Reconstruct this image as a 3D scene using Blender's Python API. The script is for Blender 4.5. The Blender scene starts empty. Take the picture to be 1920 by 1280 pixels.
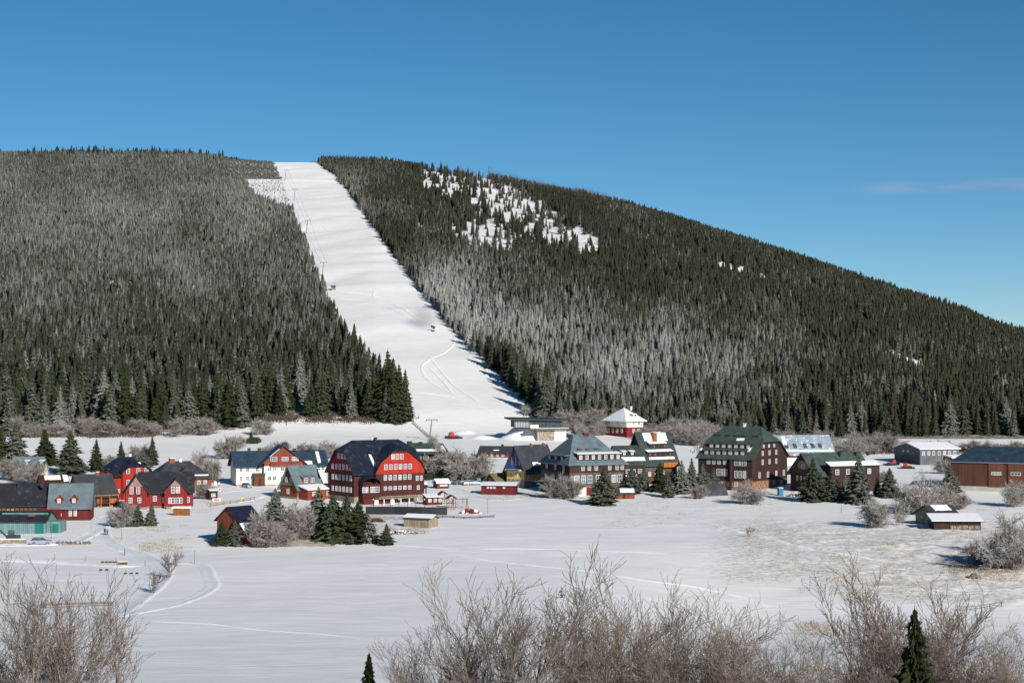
import bpy, math, random
import numpy as np
from mathutils import Vector, Matrix
random.seed(7); RNG = np.random.default_rng(7)
R = math.radians
F = 3348.0            # focal length of the photograph in its own pixels (1920 wide)
EYE = 700.0           # image row of the eye level
sc = bpy.context.scene
COL = sc.collection

# ------------------------------------------------------------------ camera, sky, sun, exposure
cam_d = bpy.data.cameras.new('camera'); cam = bpy.data.objects.new('camera', cam_d); COL.objects.link(cam)
cam_d.sensor_width = 36.0; cam_d.lens = 36.0 * F / 1920.0
cam_d.clip_start = 1.0; cam_d.clip_end = 20000.0
cam.location = (0, 0, 0); cam.rotation_euler = (R(90), 0, 0)
cam_d.shift_y = (EYE - 640.0) / 1920.0
sc.camera = cam
SUN_EL, SUN_AZ = 24.0, 150.0      # azimuth clockwise from +Y
sv = Vector((math.cos(R(SUN_EL)) * math.sin(R(SUN_AZ)), math.cos(R(SUN_EL)) * math.cos(R(SUN_AZ)), math.sin(R(SUN_EL))))
sun_d = bpy.data.lights.new('sun', 'SUN'); sun_d.energy = 4.9; sun_d.angle = R(0.53); sun_d.color = (1.0, 0.945, 0.86)
sun = bpy.data.objects.new('sun', sun_d); COL.objects.link(sun)
sun.rotation_euler = (-sv).to_track_quat('-Z', 'Y').to_euler(); sun.location = (200, -200, 300)
w = bpy.data.worlds.new('World'); sc.world = w; w.use_nodes = True
nt = w.node_tree; nt.nodes.clear()
wo = nt.nodes.new('ShaderNodeOutputWorld'); bg = nt.nodes.new('ShaderNodeBackground'); sky = nt.nodes.new('ShaderNodeTexSky')
sky.sky_type = 'NISHITA'; sky.sun_disc = False; sky.sun_elevation = R(SUN_EL); sky.sun_rotation = R(SUN_AZ)
sky.altitude = 1300; sky.air_density = 0.7; sky.dust_density = 0.0; sky.ozone_density = 3.0
bg.inputs['Strength'].default_value = 0.070
# thin wisps of cloud low in the right of the sky (by direction)
tc = nt.nodes.new('ShaderNodeTexCoord'); mp = nt.nodes.new('ShaderNodeMapping'); mp.inputs['Scale'].default_value = (18, 18, 150)
nz = nt.nodes.new('ShaderNodeTexNoise'); nz.inputs['Scale'].default_value = 1.0; nz.inputs['Detail'].default_value = 4
nt.links.new(tc.outputs['Generated'], mp.inputs['Vector']); nt.links.new(mp.outputs[0], nz.inputs['Vector'])
sx = nt.nodes.new('ShaderNodeSeparateXYZ'); nt.links.new(tc.outputs['Generated'], sx.inputs[0])
def wmath(op, a, b=None, clamp=False):
    n = nt.nodes.new('ShaderNodeMath'); n.operation = op; n.use_clamp = clamp
    for i, v in enumerate((a, b)):
        if v is None: continue
        if isinstance(v, (int, float)): n.inputs[i].default_value = v
        else: nt.links.new(v, n.inputs[i])
    return n.outputs[0]
el = wmath('DIVIDE', wmath('ABSOLUTE', wmath('SUBTRACT', sx.outputs['Z'], 0.1010)), 0.0042)
elm = wmath('SUBTRACT', 1.0, el, True)
azm = wmath('DIVIDE', wmath('SUBTRACT', sx.outputs['X'], 0.185), 0.02, True)
dens = wmath('MULTIPLY', wmath('MULTIPLY', elm, azm), wmath('DIVIDE', wmath('SUBTRACT', nz.outputs[0], 0.30), 0.25, True))
# only ahead of the viewer's half of the sky
dens = wmath('MULTIPLY', dens, wmath('GREATER_THAN', sx.outputs['Y'], 0.0))
hs = nt.nodes.new('ShaderNodeHueSaturation'); hs.inputs['Saturation'].default_value = 1.24; hs.inputs['Hue'].default_value = 0.489
nt.links.new(sky.outputs[0], hs.inputs['Color'])
mx = nt.nodes.new('ShaderNodeMixRGB'); mx.inputs['Color2'].default_value = (5.4, 5.0, 6.6, 1)
nt.links.new(hs.outputs[0], mx.inputs['Color1']); nt.links.new(wmath('MULTIPLY', dens, 0.5), mx.inputs['Fac'])
nt.links.new(mx.outputs[0], bg.inputs['Color']); nt.links.new(bg.outputs[0], wo.inputs['Surface'])
sc.view_settings.view_transform = 'Standard'; sc.view_settings.look = 'None'
sc.view_settings.exposure = 0.2; sc.view_settings.gamma = 1.0
sc.cycles.max_bounces = 5; sc.cycles.diffuse_bounces = 3; sc.cycles.glossy_bounces = 2
sc.cycles.use_denoising = True

# ------------------------------------------------------------------ noise and the lie of the land
def _hash(ix, iy, s):
    n = (ix.astype(np.int64) * 374761393 + iy.astype(np.int64) * 668265263 + s * 1274126177) & 0x7fffffff
    n = ((n ^ (n >> 13)) * 1274126177) & 0x7fffffff
    return ((n ^ (n >> 16)) & 0xffff) / 65535.0
def noise(x, y, s=0):
    x = np.asarray(x, float); y = np.asarray(y, float)
    ix = np.floor(x); iy = np.floor(y); fx = x - ix; fy = y - iy
    fx = fx * fx * (3 - 2 * fx); fy = fy * fy * (3 - 2 * fy)
    a = _hash(ix, iy, s); b = _hash(ix + 1, iy, s); c = _hash(ix, iy + 1, s); d = _hash(ix + 1, iy + 1, s)
    return (a * (1 - fx) + b * fx) * (1 - fy) + (c * (1 - fx) + d * fx) * fy
def fbm(x, y, s=0, o=4):
    t = 0; a = .5; k = 1.0
    for i in range(o): t = t + a * noise(x * k, y * k, s + i * 17); a *= .5; k *= 2.03
    return t / (1 - .5 ** o)
# cross profile of the valley: distance -> height
PY = [-60, 0, 45, 90, 130, 160, 200, 250, 300, 350, 400, 450, 500, 550, 600, 650, 700, 750, 800, 850, 950, 1100]
PZ = [-1, -4, -12, -21.5, -27, -31, -34.6, -37.7, -40, -40.9, -41, -39.9, -39, -38, -36.2, -34.6, -32.9, -30.4, -27.4, -24, -17, -7]
_yy = np.arange(-60, 1100, 2.0); _zz = np.interp(_yy, PY, PZ)
_k = np.hanning(21); _k /= _k.sum(); _zz = np.convolve(np.pad(_zz, 10, mode='edge'), _k, mode='valid')
RX = [-700, 0, 300, 520, 700, 800, 940, 1100, 1300, 1500, 1700, 1920, 2300, 2700]
RP = [276, 284, 287, 298, 300, 315, 338, 367, 424, 491, 557, 629, 735, 796]
def land(px, Y):
    base = np.interp(Y, _yy, _zz)
    pyr = np.interp(px, RX, RP)
    Yr = np.interp(px, [900, 1920, 2700], [2600, 2000, 1600])
    zr = (EYE - pyr) / F * Yr
    Yf = 790.0; zf = float(np.interp(Yf, _yy, _zz))
    t = (Y - Yf) / (Yr - Yf)
    up = zf + (zr - zf) * (t + 0.06 * np.sin(np.clip(t, 0, 1) * math.pi) * np.clip((px - 700) / 500, -.3, 1))
    m = np.clip((Y - Yf) / 60.0, 0, 1); m = m * m * (3 - 2 * m)
    z = base * (1 - m) + up * m
    # beyond the crest the land falls away
    over = np.maximum(0, Y - (Yr - 60))
    z = z - np.where(over < 120, over * over / 240 * 0.34, 0.34 * (over - 60))
    return z
def land_full(px, Y):
    z = land(px, Y); x = (px - 960) / F * Y
    far = np.clip((Y - 850) / 300, 0, 1)
    z = z + (fbm(x / 70, Y / 60, 3, 2) - .5) * (1.3 * (1 - far) + 7 * far) * np.clip((Y - 60) / 100, 0, 1)
    near = np.clip(1 - (Y - 560) / 200, 0, 1)
    z = z + (fbm(x / 14, Y / 7, 9, 3) - .5) * 0.30 * near + (fbm(x / 14, Y / 12, 11, 3) - .5) * 0.4 * far
    # hollow in the open field on the right, its far bank facing the sun
    sm_ = np.clip((px - 1000) / 500, 0, 1); sm_ = sm_ * sm_ * (3 - 2 * sm_)
    z = z - 5.5 * sm_ * np.exp(-((Y - 318) / 62) ** 2)
    # hummocks of grass under the snow of the meadow
    rough = np.clip((px - 1180) / 260, 0, 1) * np.clip((Y - np.interp(px, [1150, 1400, 1700, 1900], [500, 430, 352, 335])) / 18, 0, 1) * np.clip((500 - Y) / 40, 0, 1)
    z = z + rough * ((fbm(x / 3.2, Y / 2.6, 61, 2) - .5) * .55 + (fbm(x / 12, Y / 8, 62, 2) - .5) * .9)
    return z
GPX = np.linspace(-560, 2480, 640)
GY = np.concatenate([np.linspace(8, 180, 50)[:-1], np.linspace(180, 700, 380)[:-1], np.linspace(700, 1100, 150)[:-1], np.linspace(1100, 2900, 300)])
PXG, YG = np.meshgrid(GPX, GY)
ZG = land_full(PXG, YG)
def ground(x, y):
    x = np.asarray(x, float); y = np.asarray(y, float)
    yc = np.clip(y, GY[0], GY[-1] - .01); px = np.clip(960 + F * x / np.maximum(y, 1), GPX[0], GPX[-1] - .01)
    j = np.clip(np.searchsorted(GY, yc) - 1, 0, len(GY) - 2); i = np.clip(((px - GPX[0]) / (GPX[1] - GPX[0])).astype(int), 0, len(GPX) - 2)
    fy = (yc - GY[j]) / (GY[j + 1] - GY[j]); fx = (px - GPX[i]) / (GPX[1] - GPX[0])
    return (ZG[j, i] * (1 - fx) + ZG[j, i + 1] * fx) * (1 - fy) + (ZG[j + 1, i] * (1 - fx) + ZG[j + 1, i + 1] * fx) * fy
def gz(x, y): return float(ground(np.array([x]), np.array([y]))[0])
_ys = np.arange(60, 2700, 0.5)
def site(px, py):
    """world point of the ground seen at a photo position"""
    x = (px - 960) / F * _ys; z = ground(x, _ys); r = EYE - F * z / _ys
    ok = np.nonzero((r <= py))[0]
    k = ok[0] if len(ok) else len(_ys) - 1
    return float(x[k]), float(_ys[k]), float(z[k])
def rowof(x, y, z): return EYE - F * z / y

# ------------------------------------------------------------------ materials
MATS = {}
def newmat(name):
    m = bpy.data.materials.new(name); m.use_nodes = True
    b = m.node_tree.nodes['Principled BSDF']; b.inputs['Roughness'].default_value = .75
    b.inputs['Specular IOR Level'].default_value = .25
    MATS[name] = m; return m, m.node_tree, b
def nn(t, typ, **kw):
    n = t.nodes.new(typ)
    for k, v in kw.items():
        if k in n.inputs: n.inputs[k].default_value = v
        else: setattr(n, k, v)
    return n
def mixc(t, fac, a, b, mode='MIX'):
    n = t.nodes.new('ShaderNodeMixRGB'); n.blend_type = mode
    for s, v in (('Fac', fac), ('Color1', a), ('Color2', b)):
        if isinstance(v, (int, float)): n.inputs[s].default_value = v
        elif isinstance(v, tuple): n.inputs[s].default_value = (*v, 1) if len(v) == 3 else v
        else: t.links.new(v, n.inputs[s])
    return n.outputs[0]
def ramp(t, fac, p0, p1):
    n = t.nodes.new('ShaderNodeMapRange'); n.clamp = True
    n.inputs[1].default_value = p0; n.inputs[2].default_value = p1; t.links.new(fac, n.inputs[0]); return n.outputs[0]
def objnoise(t, scale, detail=3, sxyz=None, coord='Object'):
    c = t.nodes.new('ShaderNodeTexCoord'); v = c.outputs[coord]
    if sxyz:
        m = t.nodes.new('ShaderNodeMapping'); m.inputs['Scale'].default_value = sxyz; t.links.new(v, m.inputs[0]); v = m.outputs[0]
    n = t.nodes.new('ShaderNodeTexNoise'); n.inputs['Scale'].default_value = scale; n.inputs['Detail'].default_value = detail
    t.links.new(v, n.inputs['Vector']); return n.outputs[0]
def plain(name, col, rough=.75, var=.25, scale=1.5, metal=0, spec=.25):
    m, t, b = newmat(name)
    dark = tuple(c * (1 - var) for c in col); lite = tuple(min(1, c * (1 + var)) for c in col)
    t.links.new(mixc(t, ramp(t, objnoise(t, scale, 5), .3, .7), dark, lite), b.inputs['Base Color'])
    b.inputs['Roughness'].default_value = rough; b.inputs['Metallic'].default_value = metal; b.inputs['Specular IOR Level'].default_value = spec
    return m
def boards(name, col, pitch=.22, var=.3, vertical=True):
    m, t, b = newmat(name)
    c = t.nodes.new('ShaderNodeTexCoord'); s = t.nodes.new('ShaderNodeSeparateXYZ'); t.links.new(c.outputs['Object'], s.inputs[0])
    def mth(op, a, v=None):
        n = t.nodes.new('ShaderNodeMath'); n.operation = op
        for i, q in enumerate((a, v)):
            if q is None: continue
            if isinstance(q, (int, float)): n.inputs[i].default_value = q
            else: t.links.new(q, n.inputs[i])
        return n.outputs[0]
    a = mth('ADD', s.outputs['X'], s.outputs['Y']) if vertical else s.outputs['Z']
    q = mth('DIVIDE', a, pitch); fl = mth('FLOOR', q); fr = mth('FRACT', q)
    wn = t.nodes.new('ShaderNodeTexWhiteNoise'); wn.noise_dimensions = '1D'; t.links.new(fl, wn.inputs['W'])
    base = mixc(t, wn.outputs[0], tuple(x * (1 - var) for x in col), tuple(min(1, x * (1 + var)) for x in col))
    stain = ramp(t, objnoise(t, .55, 5, (1, 1, .35)), .35, .75)
    base = mixc(t, stain, base, tuple(x * .62 for x in col))
    base = mixc(t, mth('LESS_THAN', fr, .12), base, tuple(x * .35 for x in col))
    t.links.new(base, b.inputs['Base Color']); b.inputs['Roughness'].default_value = .8
    return m
def seamed(name, col, pitch=.6, rough=.45, snowy=0.0, spec=.35):
    m, t, b = newmat(name)
    c = t.nodes.new('ShaderNodeTexCoord'); s = t.nodes.new('ShaderNodeSeparateXYZ'); t.links.new(c.outputs['Object'], s.inputs[0])
    a = t.nodes.new('ShaderNodeMath'); a.operation = 'ADD'; t.links.new(s.outputs['X'], a.inputs[0]); t.links.new(s.outputs['Y'], a.inputs[1])
    d = t.nodes.new('ShaderNodeMath'); d.operation = 'DIVIDE'; t.links.new(a.outputs[0], d.inputs[0]); d.inputs[1].default_value = pitch
    fr = t.nodes.new('ShaderNodeMath'); fr.operation = 'FRACT'; t.links.new(d.outputs[0], fr.inputs[0])
    lt = t.nodes.new('ShaderNodeMath'); lt.operation = 'LESS_THAN'; t.links.new(fr.outputs[0], lt.inputs[0]); lt.inputs[1].default_value = .13
    base = mixc(t, ramp(t, objnoise(t, .4, 6), .3, .7), tuple(x * .72 for x in col), tuple(min(1, x * 1.35) for x in col))
    base = mixc(t, lt.outputs[0], base, tuple(min(1, x * 1.5 + .01) for x in col))
    fq = t.nodes.new('ShaderNodeMath'); fq.operation = 'MULTIPLY'; t.links.new(ramp(t, objnoise(t, .7, 8), .56, .80), fq.inputs[0]); fq.inputs[1].default_value = .10; base = mixc(t, fq.outputs[0], base, (.55, .56, .58))
    if snowy > 0:
        f = ramp(t, objnoise(t, .9, 8), .62 - snowy * .3, .70 - snowy * .2)
        base = mixc(t, f, base, (.78, .79, .82))
    t.links.new(base, b.inputs['Base Color']); b.inputs['Roughness'].default_value = rough; b.inputs['Specular IOR Level'].default_value = spec
    return m
def stone(name, col, scale=2.2):
    m, t, b = newmat(name)
    c = t.nodes.new('ShaderNodeTexCoord'); v = t.nodes.new('ShaderNodeTexVoronoi'); v.inputs['Scale'].default_value = scale
    t.links.new(c.outputs['Object'], v.inputs['Vector'])
    g = mixc(t, ramp(t, v.outputs['Color'], .1, .9), tuple(x * .6 for x in col), tuple(min(1, x * 1.35) for x in col))
    t.links.new(mixc(t, ramp(t, v.outputs['Distance'], .35, .5), g, tuple(x * .5 for x in col)), b.inputs['Base Color'])
    return m
def make_snow():
    m, t, b = newmat('snow')
    n1 = objnoise(t, .12, 6, (1, 2.4, 1)); n2 = objnoise(t, 1.1, 4)
    base = mixc(t, ramp(t, n1, .35, .65), (.80, .79, .785), (.86, .85, .84))
    base = mixc(t, ramp(t, n2, .6, .75), base, (.83, .82, .815))
    # dry grass and litter poking through the snow, as far as the cover reaches
    at = t.nodes.new('ShaderNodeAttribute'); at.attribute_name = 'grass'
    g = objnoise(t, .85, 8, (.9, 1.1, 1)); gm = t.nodes.new('ShaderNodeMath'); gm.operation = 'MULTIPLY'
    gm2 = t.nodes.new('ShaderNodeMath'); gm2.operation = 'ADD'; t.links.new(g, gm2.inputs[0]); t.links.new(at.outputs['Fac'], gm2.inputs[1])
    fac = ramp(t, gm2.outputs[0], .93, 1.34)
    base = mixc(t, fac, base, (.36, .29, .20))
    # forest floor
    af = t.nodes.new('ShaderNodeAttribute'); af.attribute_name = 'forest'
    fn = objnoise(t, .5, 6); fm = t.nodes.new('ShaderNodeMath'); fm.operation = 'MULTIPLY'
    t.links.new(ramp(t, fn, .3, .55), fm.inputs[0]); t.links.new(af.outputs['Fac'], fm.inputs[1])
    base = mixc(t, fm.outputs[0], base, (.13, .10, .075))
    t.links.new(base, b.inputs['Base Color']); b.inputs['Roughness'].default_value = .65; b.inputs['Specular IOR Level'].default_value = .2
    bp = t.nodes.new('ShaderNodeBump'); bp.inputs['Strength'].default_value = .5; bp.inputs['Distance'].default_value = .35
    hn = objnoise(t, .55, 8, (.5, 1.8, 1)); t.links.new(hn, bp.inputs['Height']); t.links.new(bp.outputs[0], b.inputs['Normal'])
    return m
def needles(name, green, frostc, instancer=False, base_frost=.3, warm=(.10, .055, .028)):
    m, t, b = newmat(name)
    geo = t.nodes.new('ShaderNodeNewGeometry'); s = t.nodes.new('ShaderNodeSeparateXYZ'); t.links.new(geo.outputs['True Normal'], s.inputs[0])
    ab = t.nodes.new('ShaderNodeMath'); ab.operation = 'ABSOLUTE'; t.links.new(s.outputs['Z'], ab.inputs[0])
    n = objnoise(t, 1.6, 5)
    oi = t.nodes.new('ShaderNodeObjectInfo')
    g = mixc(t, ramp(t, objnoise(t, .9, 3), .3, .7), tuple(x * .6 for x in green), tuple(x * 1.5 for x in green))
    g = mixc(t, ramp(t, oi.outputs['Random'], .0, 1.0), g, mixc(t, .5, g, tuple(x * 1.7 for x in green)))
    if instancer:
        a = t.nodes.new('ShaderNodeAttribute'); a.attribute_type = 'INSTANCER'; a.attribute_name = 'frost'; fr = a.outputs['Fac']
        a2 = t.nodes.new('ShaderNodeAttribute'); a2.attribute_type = 'INSTANCER'; a2.attribute_name = 'warm'
        g = mixc(t, a2.outputs['Fac'], g, warm)
    else:
        ad = t.nodes.new('ShaderNodeMath'); ad.operation = 'MULTIPLY_ADD'; t.links.new(oi.outputs['Random'], ad.inputs[0])
        ad.inputs[1].default_value = .35; ad.inputs[2].default_value = base_frost - .15; fr = ad.outputs[0]
    # frost clings more to the upper sides of the sprays
    q = t.nodes.new('ShaderNodeMath'); q.operation = 'MULTIPLY_ADD'; t.links.new(ab.outputs[0], q.inputs[0]); q.inputs[1].default_value = .25; t.links.new(n, q.inputs[2])
    q2 = t.nodes.new('ShaderNodeMath'); q2.operation = 'ADD'; t.links.new(q.outputs[0], q2.inputs[0]); t.links.new(fr, q2.inputs[1])
    fac = ramp(t, q2.outputs[0], .80, 1.55)
    t.links.new(mixc(t, fac, g, frostc), b.inputs['Base Color']); b.inputs['Roughness'].default_value = .85; b.inputs['Specular IOR Level'].default_value = .1
    return m
def bark(name, col, frostc=None, fr=.0):
    m, t, b = newmat(name)
    base = mixc(t, ramp(t, objnoise(t, 3.0, 4, (1, 1, .3)), .3, .7), tuple(x * .6 for x in col), tuple(x * 1.4 for x in col))
    if frostc: base = mixc(t, ramp(t, objnoise(t, .9, 6), .62 - fr, 1.02 - fr), base, frostc)
    t.links.new(base, b.inputs['Base Color']); b.inputs['Roughness'].default_value = .9; b.inputs['Specular IOR Level'].default_value = .1
    return m
def glass(name, col=(.05, .07, .09)):
    m, t, b = newmat(name); t.links.new(mixc(t, ramp(t, objnoise(t, 1.3, 2), .3, .7), tuple(x * .6 for x in col), tuple(x * 1.6 for x in col)), b.inputs['Base Color'])
    b.inputs['Roughness'].default_value = .12; b.inputs['Specular IOR Level'].default_value = .6
    return m
M = dict(
    snow=make_snow(), rsnow=plain('roof_snow', (.82, .83, .85), .6, .06, .8),
    track=plain('packed_snow', (.76, .77, .79), .6, .05, .5), bank=plain('loose_snow', (.86, .86, .87), .7, .04, 2),
    needle=needles('spruce_needles', (.025, .036, .015), (.37, .37, .36), base_frost=.24),
    needle_dark=needles('dark_spruce_needles', (.026, .035, .014), (.34, .34, .33), base_frost=.10),
    needle_near=needles('near_spruce_needles', (.020, .024, .009), (.20, .19, .15), base_frost=.05),
    needle_forest=needles('forest_needles', (.026, .029, .017), (.45, .45, .44), instancer=True, warm=(.050, .042, .026)),
    bark=bark('spruce_bark', (.10, .075, .055)), 
    twig=bark('bare_branches', (.15, .115, .092), (.46, .43, .41), .15),
    twig_tan=bark('bare_branches_tan', (.18, .14, .112), (.46, .43, .40), .14),
    frost=bark('frosted_twigs', (.20, .175, .16), (.52, .50, .485), .32),
    frost_dark=bark('lightly_frosted_twigs', (.18, .15, .13), (.50, .47, .455), .28),
    white=plain('white_paint', (.80, .80, .78), .5, .05), cream=plain('cream_plaster', (.74, .69, .57), .8, .08, .5),
    plaster=plain('white_plaster', (.76, .74, .66), .8, .08, .5), glass=glass('window_glass'), glass_blue=glass('sky_lit_glass', (.12, .16, .20)), glass_pale=glass('curtained_glass', (.22, .22, .21)),
    red=boards('red_boards', (.225, .020, .022)), red_bright=boards('bright_red_boards', (.40, .032, .020), .25, .15), red_dark=boards('dark_red_boards', (.13, .020, .018)),
    maroon=boards('maroon_boards', (.078, .022, .020)), orange=boards('orange_boards', (.42, .15, .035)), brown=boards('brown_boards', (.12, .058, .032)),
    redbrown=boards('red_brown_boards', (.24, .062, .035)), darkbrown=boards('dark_brown_boards', (.052, .026, .022)), shingle=boards('grey_shingle_boards', (.11, .09, .08), .3),
    tan=boards('weathered_tan_boards', (.33, .27, .19)), greyboard=boards('grey_boards', (.20, .185, .175), .25), pinkboard=boards('faded_pink_boards', (.36, .22, .19)),
    teal=boards('teal_sheet', (.17, .275, .275), .5, .12), teal_dark=boards('dark_teal_boards', (.015, .17, .15), .4, .12), yellow=plain('yellow_plaster', (.62, .43, .10), .8, .1),
    blue=boards('blue_boards', (.015, .13, .42), .3, .15), navy=seamed('navy_roof', (.010, .014, .026), .6, .42), black=seamed('black_roof', (.018, .020, .024), .6, .55),
    charcoal=seamed('charcoal_roof', (.035, .038, .043), .5, .6), slate=seamed('blue_grey_roof', (.105, .14, .155), .55, .5), slate_pale=seamed('pale_grey_roof', (.24, .285, .33), .55, .5, .15),
    green=seamed('green_roof', (.046, .064, .056), .55, .5), green_dark=seamed('dark_green_roof', (.030, .043, .039), .5, .55, 0), midnight=seamed('dark_blue_roof', (.022, .04, .062), .6, .5), oldgreen=seamed('mossy_roof', (.13, .12, .06), .4, .8),
    stone=stone('field_stone', (.27, .24, .21)), stone_tan=stone('tan_stone', (.40, .33, .25)), stone_orange=stone('warm_stone', (.36, .20, .12)),
    concrete=plain('concrete', (.36, .35, .32), .85, .12, .6), brick=stone('chimney_brick', (.42, .12, .06), 4), dark=plain('dark_metal', (.025, .027, .03), .5, .2),
    metal=plain('grey_metal', (.32, .33, .34), .4, .1, 2, .6), steel=plain('weathered_pylon_metal', (.20, .18, .16), .6, .2, 2), rust=boards('rust_brown_panels', (.092, .040, .028), .45, .10), rust2=boards('red_rust_panels', (.135, .056, .038), .45, .10),
    grey_panel=boards('grey_panels', (.13, .135, .15), .9, .06), black_cloth=plain('dark_cloth', (.03, .03, .035), .9, .2), skin=plain('skin', (.5, .32, .25), .6, .05),
    paint_red=plain('red_paint', (.36, .02, .025), .35, .08, 1, 0, .5), silver=plain('silver_paint', (.42, .46, .53), .3, .06, 1, .5, .5), carblack=plain('dark_car_paint', (.05, .055, .065), .3, .1, 1, .2, .5), carwhite=plain('white_car_paint', (.7, .7, .7), .3, .05, 1, 0, .5),
    rubber=plain('rubber', (.02, .02, .02), .9, .1), loo=plain('blue_plastic', (.03, .17, .28), .5, .08), wood=plain('wood_post', (.22, .12, .06), .85, .2), log=stone('log_ends', (.42, .19, .075), 5), yel=plain('yellow_sign', (.75, .55, .05), .5, .05), grass=plain('dry_grass', (.33, .27, .20), .9, .25, 3), grassdark=plain('dark_undergrowth', (.10, .078, .062), .9, .4, .8), hedge=plain('hedge_leaves', (.035, .05, .02), .9, .4, 1),
)
# ------------------------------------------------------------------ object helpers
def tag(o, label=None, cat=None, group=None, kind=None):
    if label: o['label'] = label
    if cat: o['category'] = cat
    if group: o['group'] = group
    if kind: o['kind'] = kind
    return o
def empty(name, loc, rz=0, label=None, cat=None, group=None):
    o = bpy.data.objects.new(name, None); COL.objects.link(o); o.location = loc; o.rotation_euler = (0, 0, rz)
    o.empty_display_size = .5
    return tag(o, label, cat, group)
def copy_thing(root, loc, rz, scale=None, label=None, group=None):
    c = root.copy(); COL.objects.link(c); c.location = loc; c.rotation_euler = (0, 0, rz)
    if scale is not None: c.scale = scale
    if label: c['label'] = label
    if group: c['group'] = group
    for ch in KIDS.get(root.name, []):
        d = ch.copy(); COL.objects.link(d); d.parent = c
        for g in KIDS.get(ch.name, []):
            e = g.copy(); COL.objects.link(e); e.parent = d
    return c
KIDS = {}
class MB:
    def __init__(s): s.v = []; s.f = []; s.m = []
    def add(s, vs, fs, mi=0):
        n = len(s.v); s.v.extend([tuple(q) for q in vs]); s.f.extend([tuple(i + n for i in f) for f in fs]); s.m.extend([mi] * len(fs)); return s
    def box(s, x0, x1, y0, y1, z0, z1, mi=0):
        return s.add([(x0, y0, z0), (x1, y0, z0), (x1, y1, z0), (x0, y1, z0), (x0, y0, z1), (x1, y0, z1), (x1, y1, z1), (x0, y1, z1)],
                     [(0, 3, 2, 1), (4, 5, 6, 7), (0, 1, 5, 4), (1, 2, 6, 5), (2, 3, 7, 6), (3, 0, 4, 7)], mi)
    def tube(s, a, b, r0, r1=None, n=6, mi=0, caps=True):
        a = Vector(a); b = Vector(b); r1 = r0 if r1 is None else r1; d = (b - a).normalized()
        u = d.orthogonal().normalized(); w_ = d.cross(u); vs = []
        for p, r in ((a, r0), (b, r1)):
            for k in range(n):
                an = 2 * math.pi * k / n; vs.append(p + (u * math.cos(an) + w_ * math.sin(an)) * r)
        fs = [(k, (k + 1) % n, n + (k + 1) % n, n + k) for k in range(n)]
        if caps: fs += [tuple(range(n - 1, -1, -1)), tuple(range(n, 2 * n))]
        return s.add(vs, fs, mi)
    def slab(s, vs, fs, th, mi=0):
        """thicken an open surface downwards"""
        n = len(vs); e = {}
        for f in fs:
            for i in range(len(f)):
                a, b = f[i], f[(i + 1) % len(f)]; e[(a, b)] = 1
        low = [(x, y, z - th) for x, y, z in vs]
        allf = list(fs) + [tuple(i + n for i in reversed(f)) for f in fs]
        for (a, b) in e:
            if (b, a) not in e: allf.append((b, a, a + n, b + n))
        return s.add(list(vs) + low, allf, mi)
    def build(s, name, mats, parent=None, smooth=False):
        if not isinstance(mats, (list, tuple)): mats = [mats]
        me = bpy.data.meshes.new(name); me.from_pydata(s.v, [], s.f); me.validate()
        for m in mats: me.materials.append(M[m] if isinstance(m, str) else m)
        if len(mats) > 1 and len(me.polygons) == len(s.m): me.polygons.foreach_set('material_index', s.m)
        if smooth: me.polygons.foreach_set('use_smooth', [True] * len(me.polygons))
        return link(name, me, parent)
def link(name, me, parent=None, loc=None, rz=None):
    o = bpy.data.objects.new(name, me); COL.objects.link(o)
    if parent is not None: o.parent = parent; KIDS.setdefault(parent.name, []).append(o)
    if loc is not None: o.location = loc
    if rz is not None: o.rotation_euler = (0, 0, rz)
    return o
def np_mesh(name, V, Fq, mats, uniform=4):
    me = bpy.data.meshes.new(name); V = np.asarray(V, np.float32); Fq = np.asarray(Fq, np.int32)
    me.vertices.add(len(V)); me.vertices.foreach_set('co', V.ravel())
    me.loops.add(Fq.size); me.loops.foreach_set('vertex_index', Fq.ravel())
    me.polygons.add(len(Fq)); me.polygons.foreach_set('loop_start', np.arange(0, Fq.size, uniform, dtype=np.int32))
    me.update(calc_edges=True)
    for m in mats: me.materials.append(M[m] if isinstance(m, str) else m)
    return me

# ------------------------------------------------------------------ outlines of the cover on the hillside (photo coordinates of the ground)
def inside(px, py, poly):
    r = np.zeros(np.shape(px), bool); n = len(poly); j = n - 1
    for i in range(n):
        xi, yi = poly[i]; xj, yj = poly[j]
        c = ((yi > py) != (yj > py)) & (px < (xj - xi) * (py - yi) / (yj - yi + 1e-9) + xi); r ^= c; j = i
    return r
LEFT_FOREST = [(-700, 60), (-700, 822), (0, 820), (150, 812), (280, 811), (430, 806), (500, 798), (520, 780), (650, 782), (700, 790), (762, 795), (766, 784), (752, 760),
               (722, 722), (700, 694), (672, 655), (640, 615), (617, 572), (600, 528), (578, 470), (560, 425), (545, 390), (528, 340), (512, 306), (512, 290), (560, 60)]
RIGHT_FOREST = [(590, 60), (590, 300), (597, 306), (628, 330), (655, 362), (700, 425), (733, 472), (762, 510), (800, 560), (830, 600), (870, 640), (915, 684), (950, 715), (985, 745), (1003, 782), (1060, 800),
                (1120, 803), (1230, 806), (1300, 830), (1400, 838), (1560, 846), (1640, 850), (1700, 838), (1800, 842), (1920, 846), (2700, 860), (2700, 60)]
DWARF = [(405, 270), (512, 270), (518, 318), (532, 336), (455, 336), (430, 322)]
SPARSE = [(455, 336), (532, 336), (548, 392), (520, 386), (480, 368)]

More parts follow.
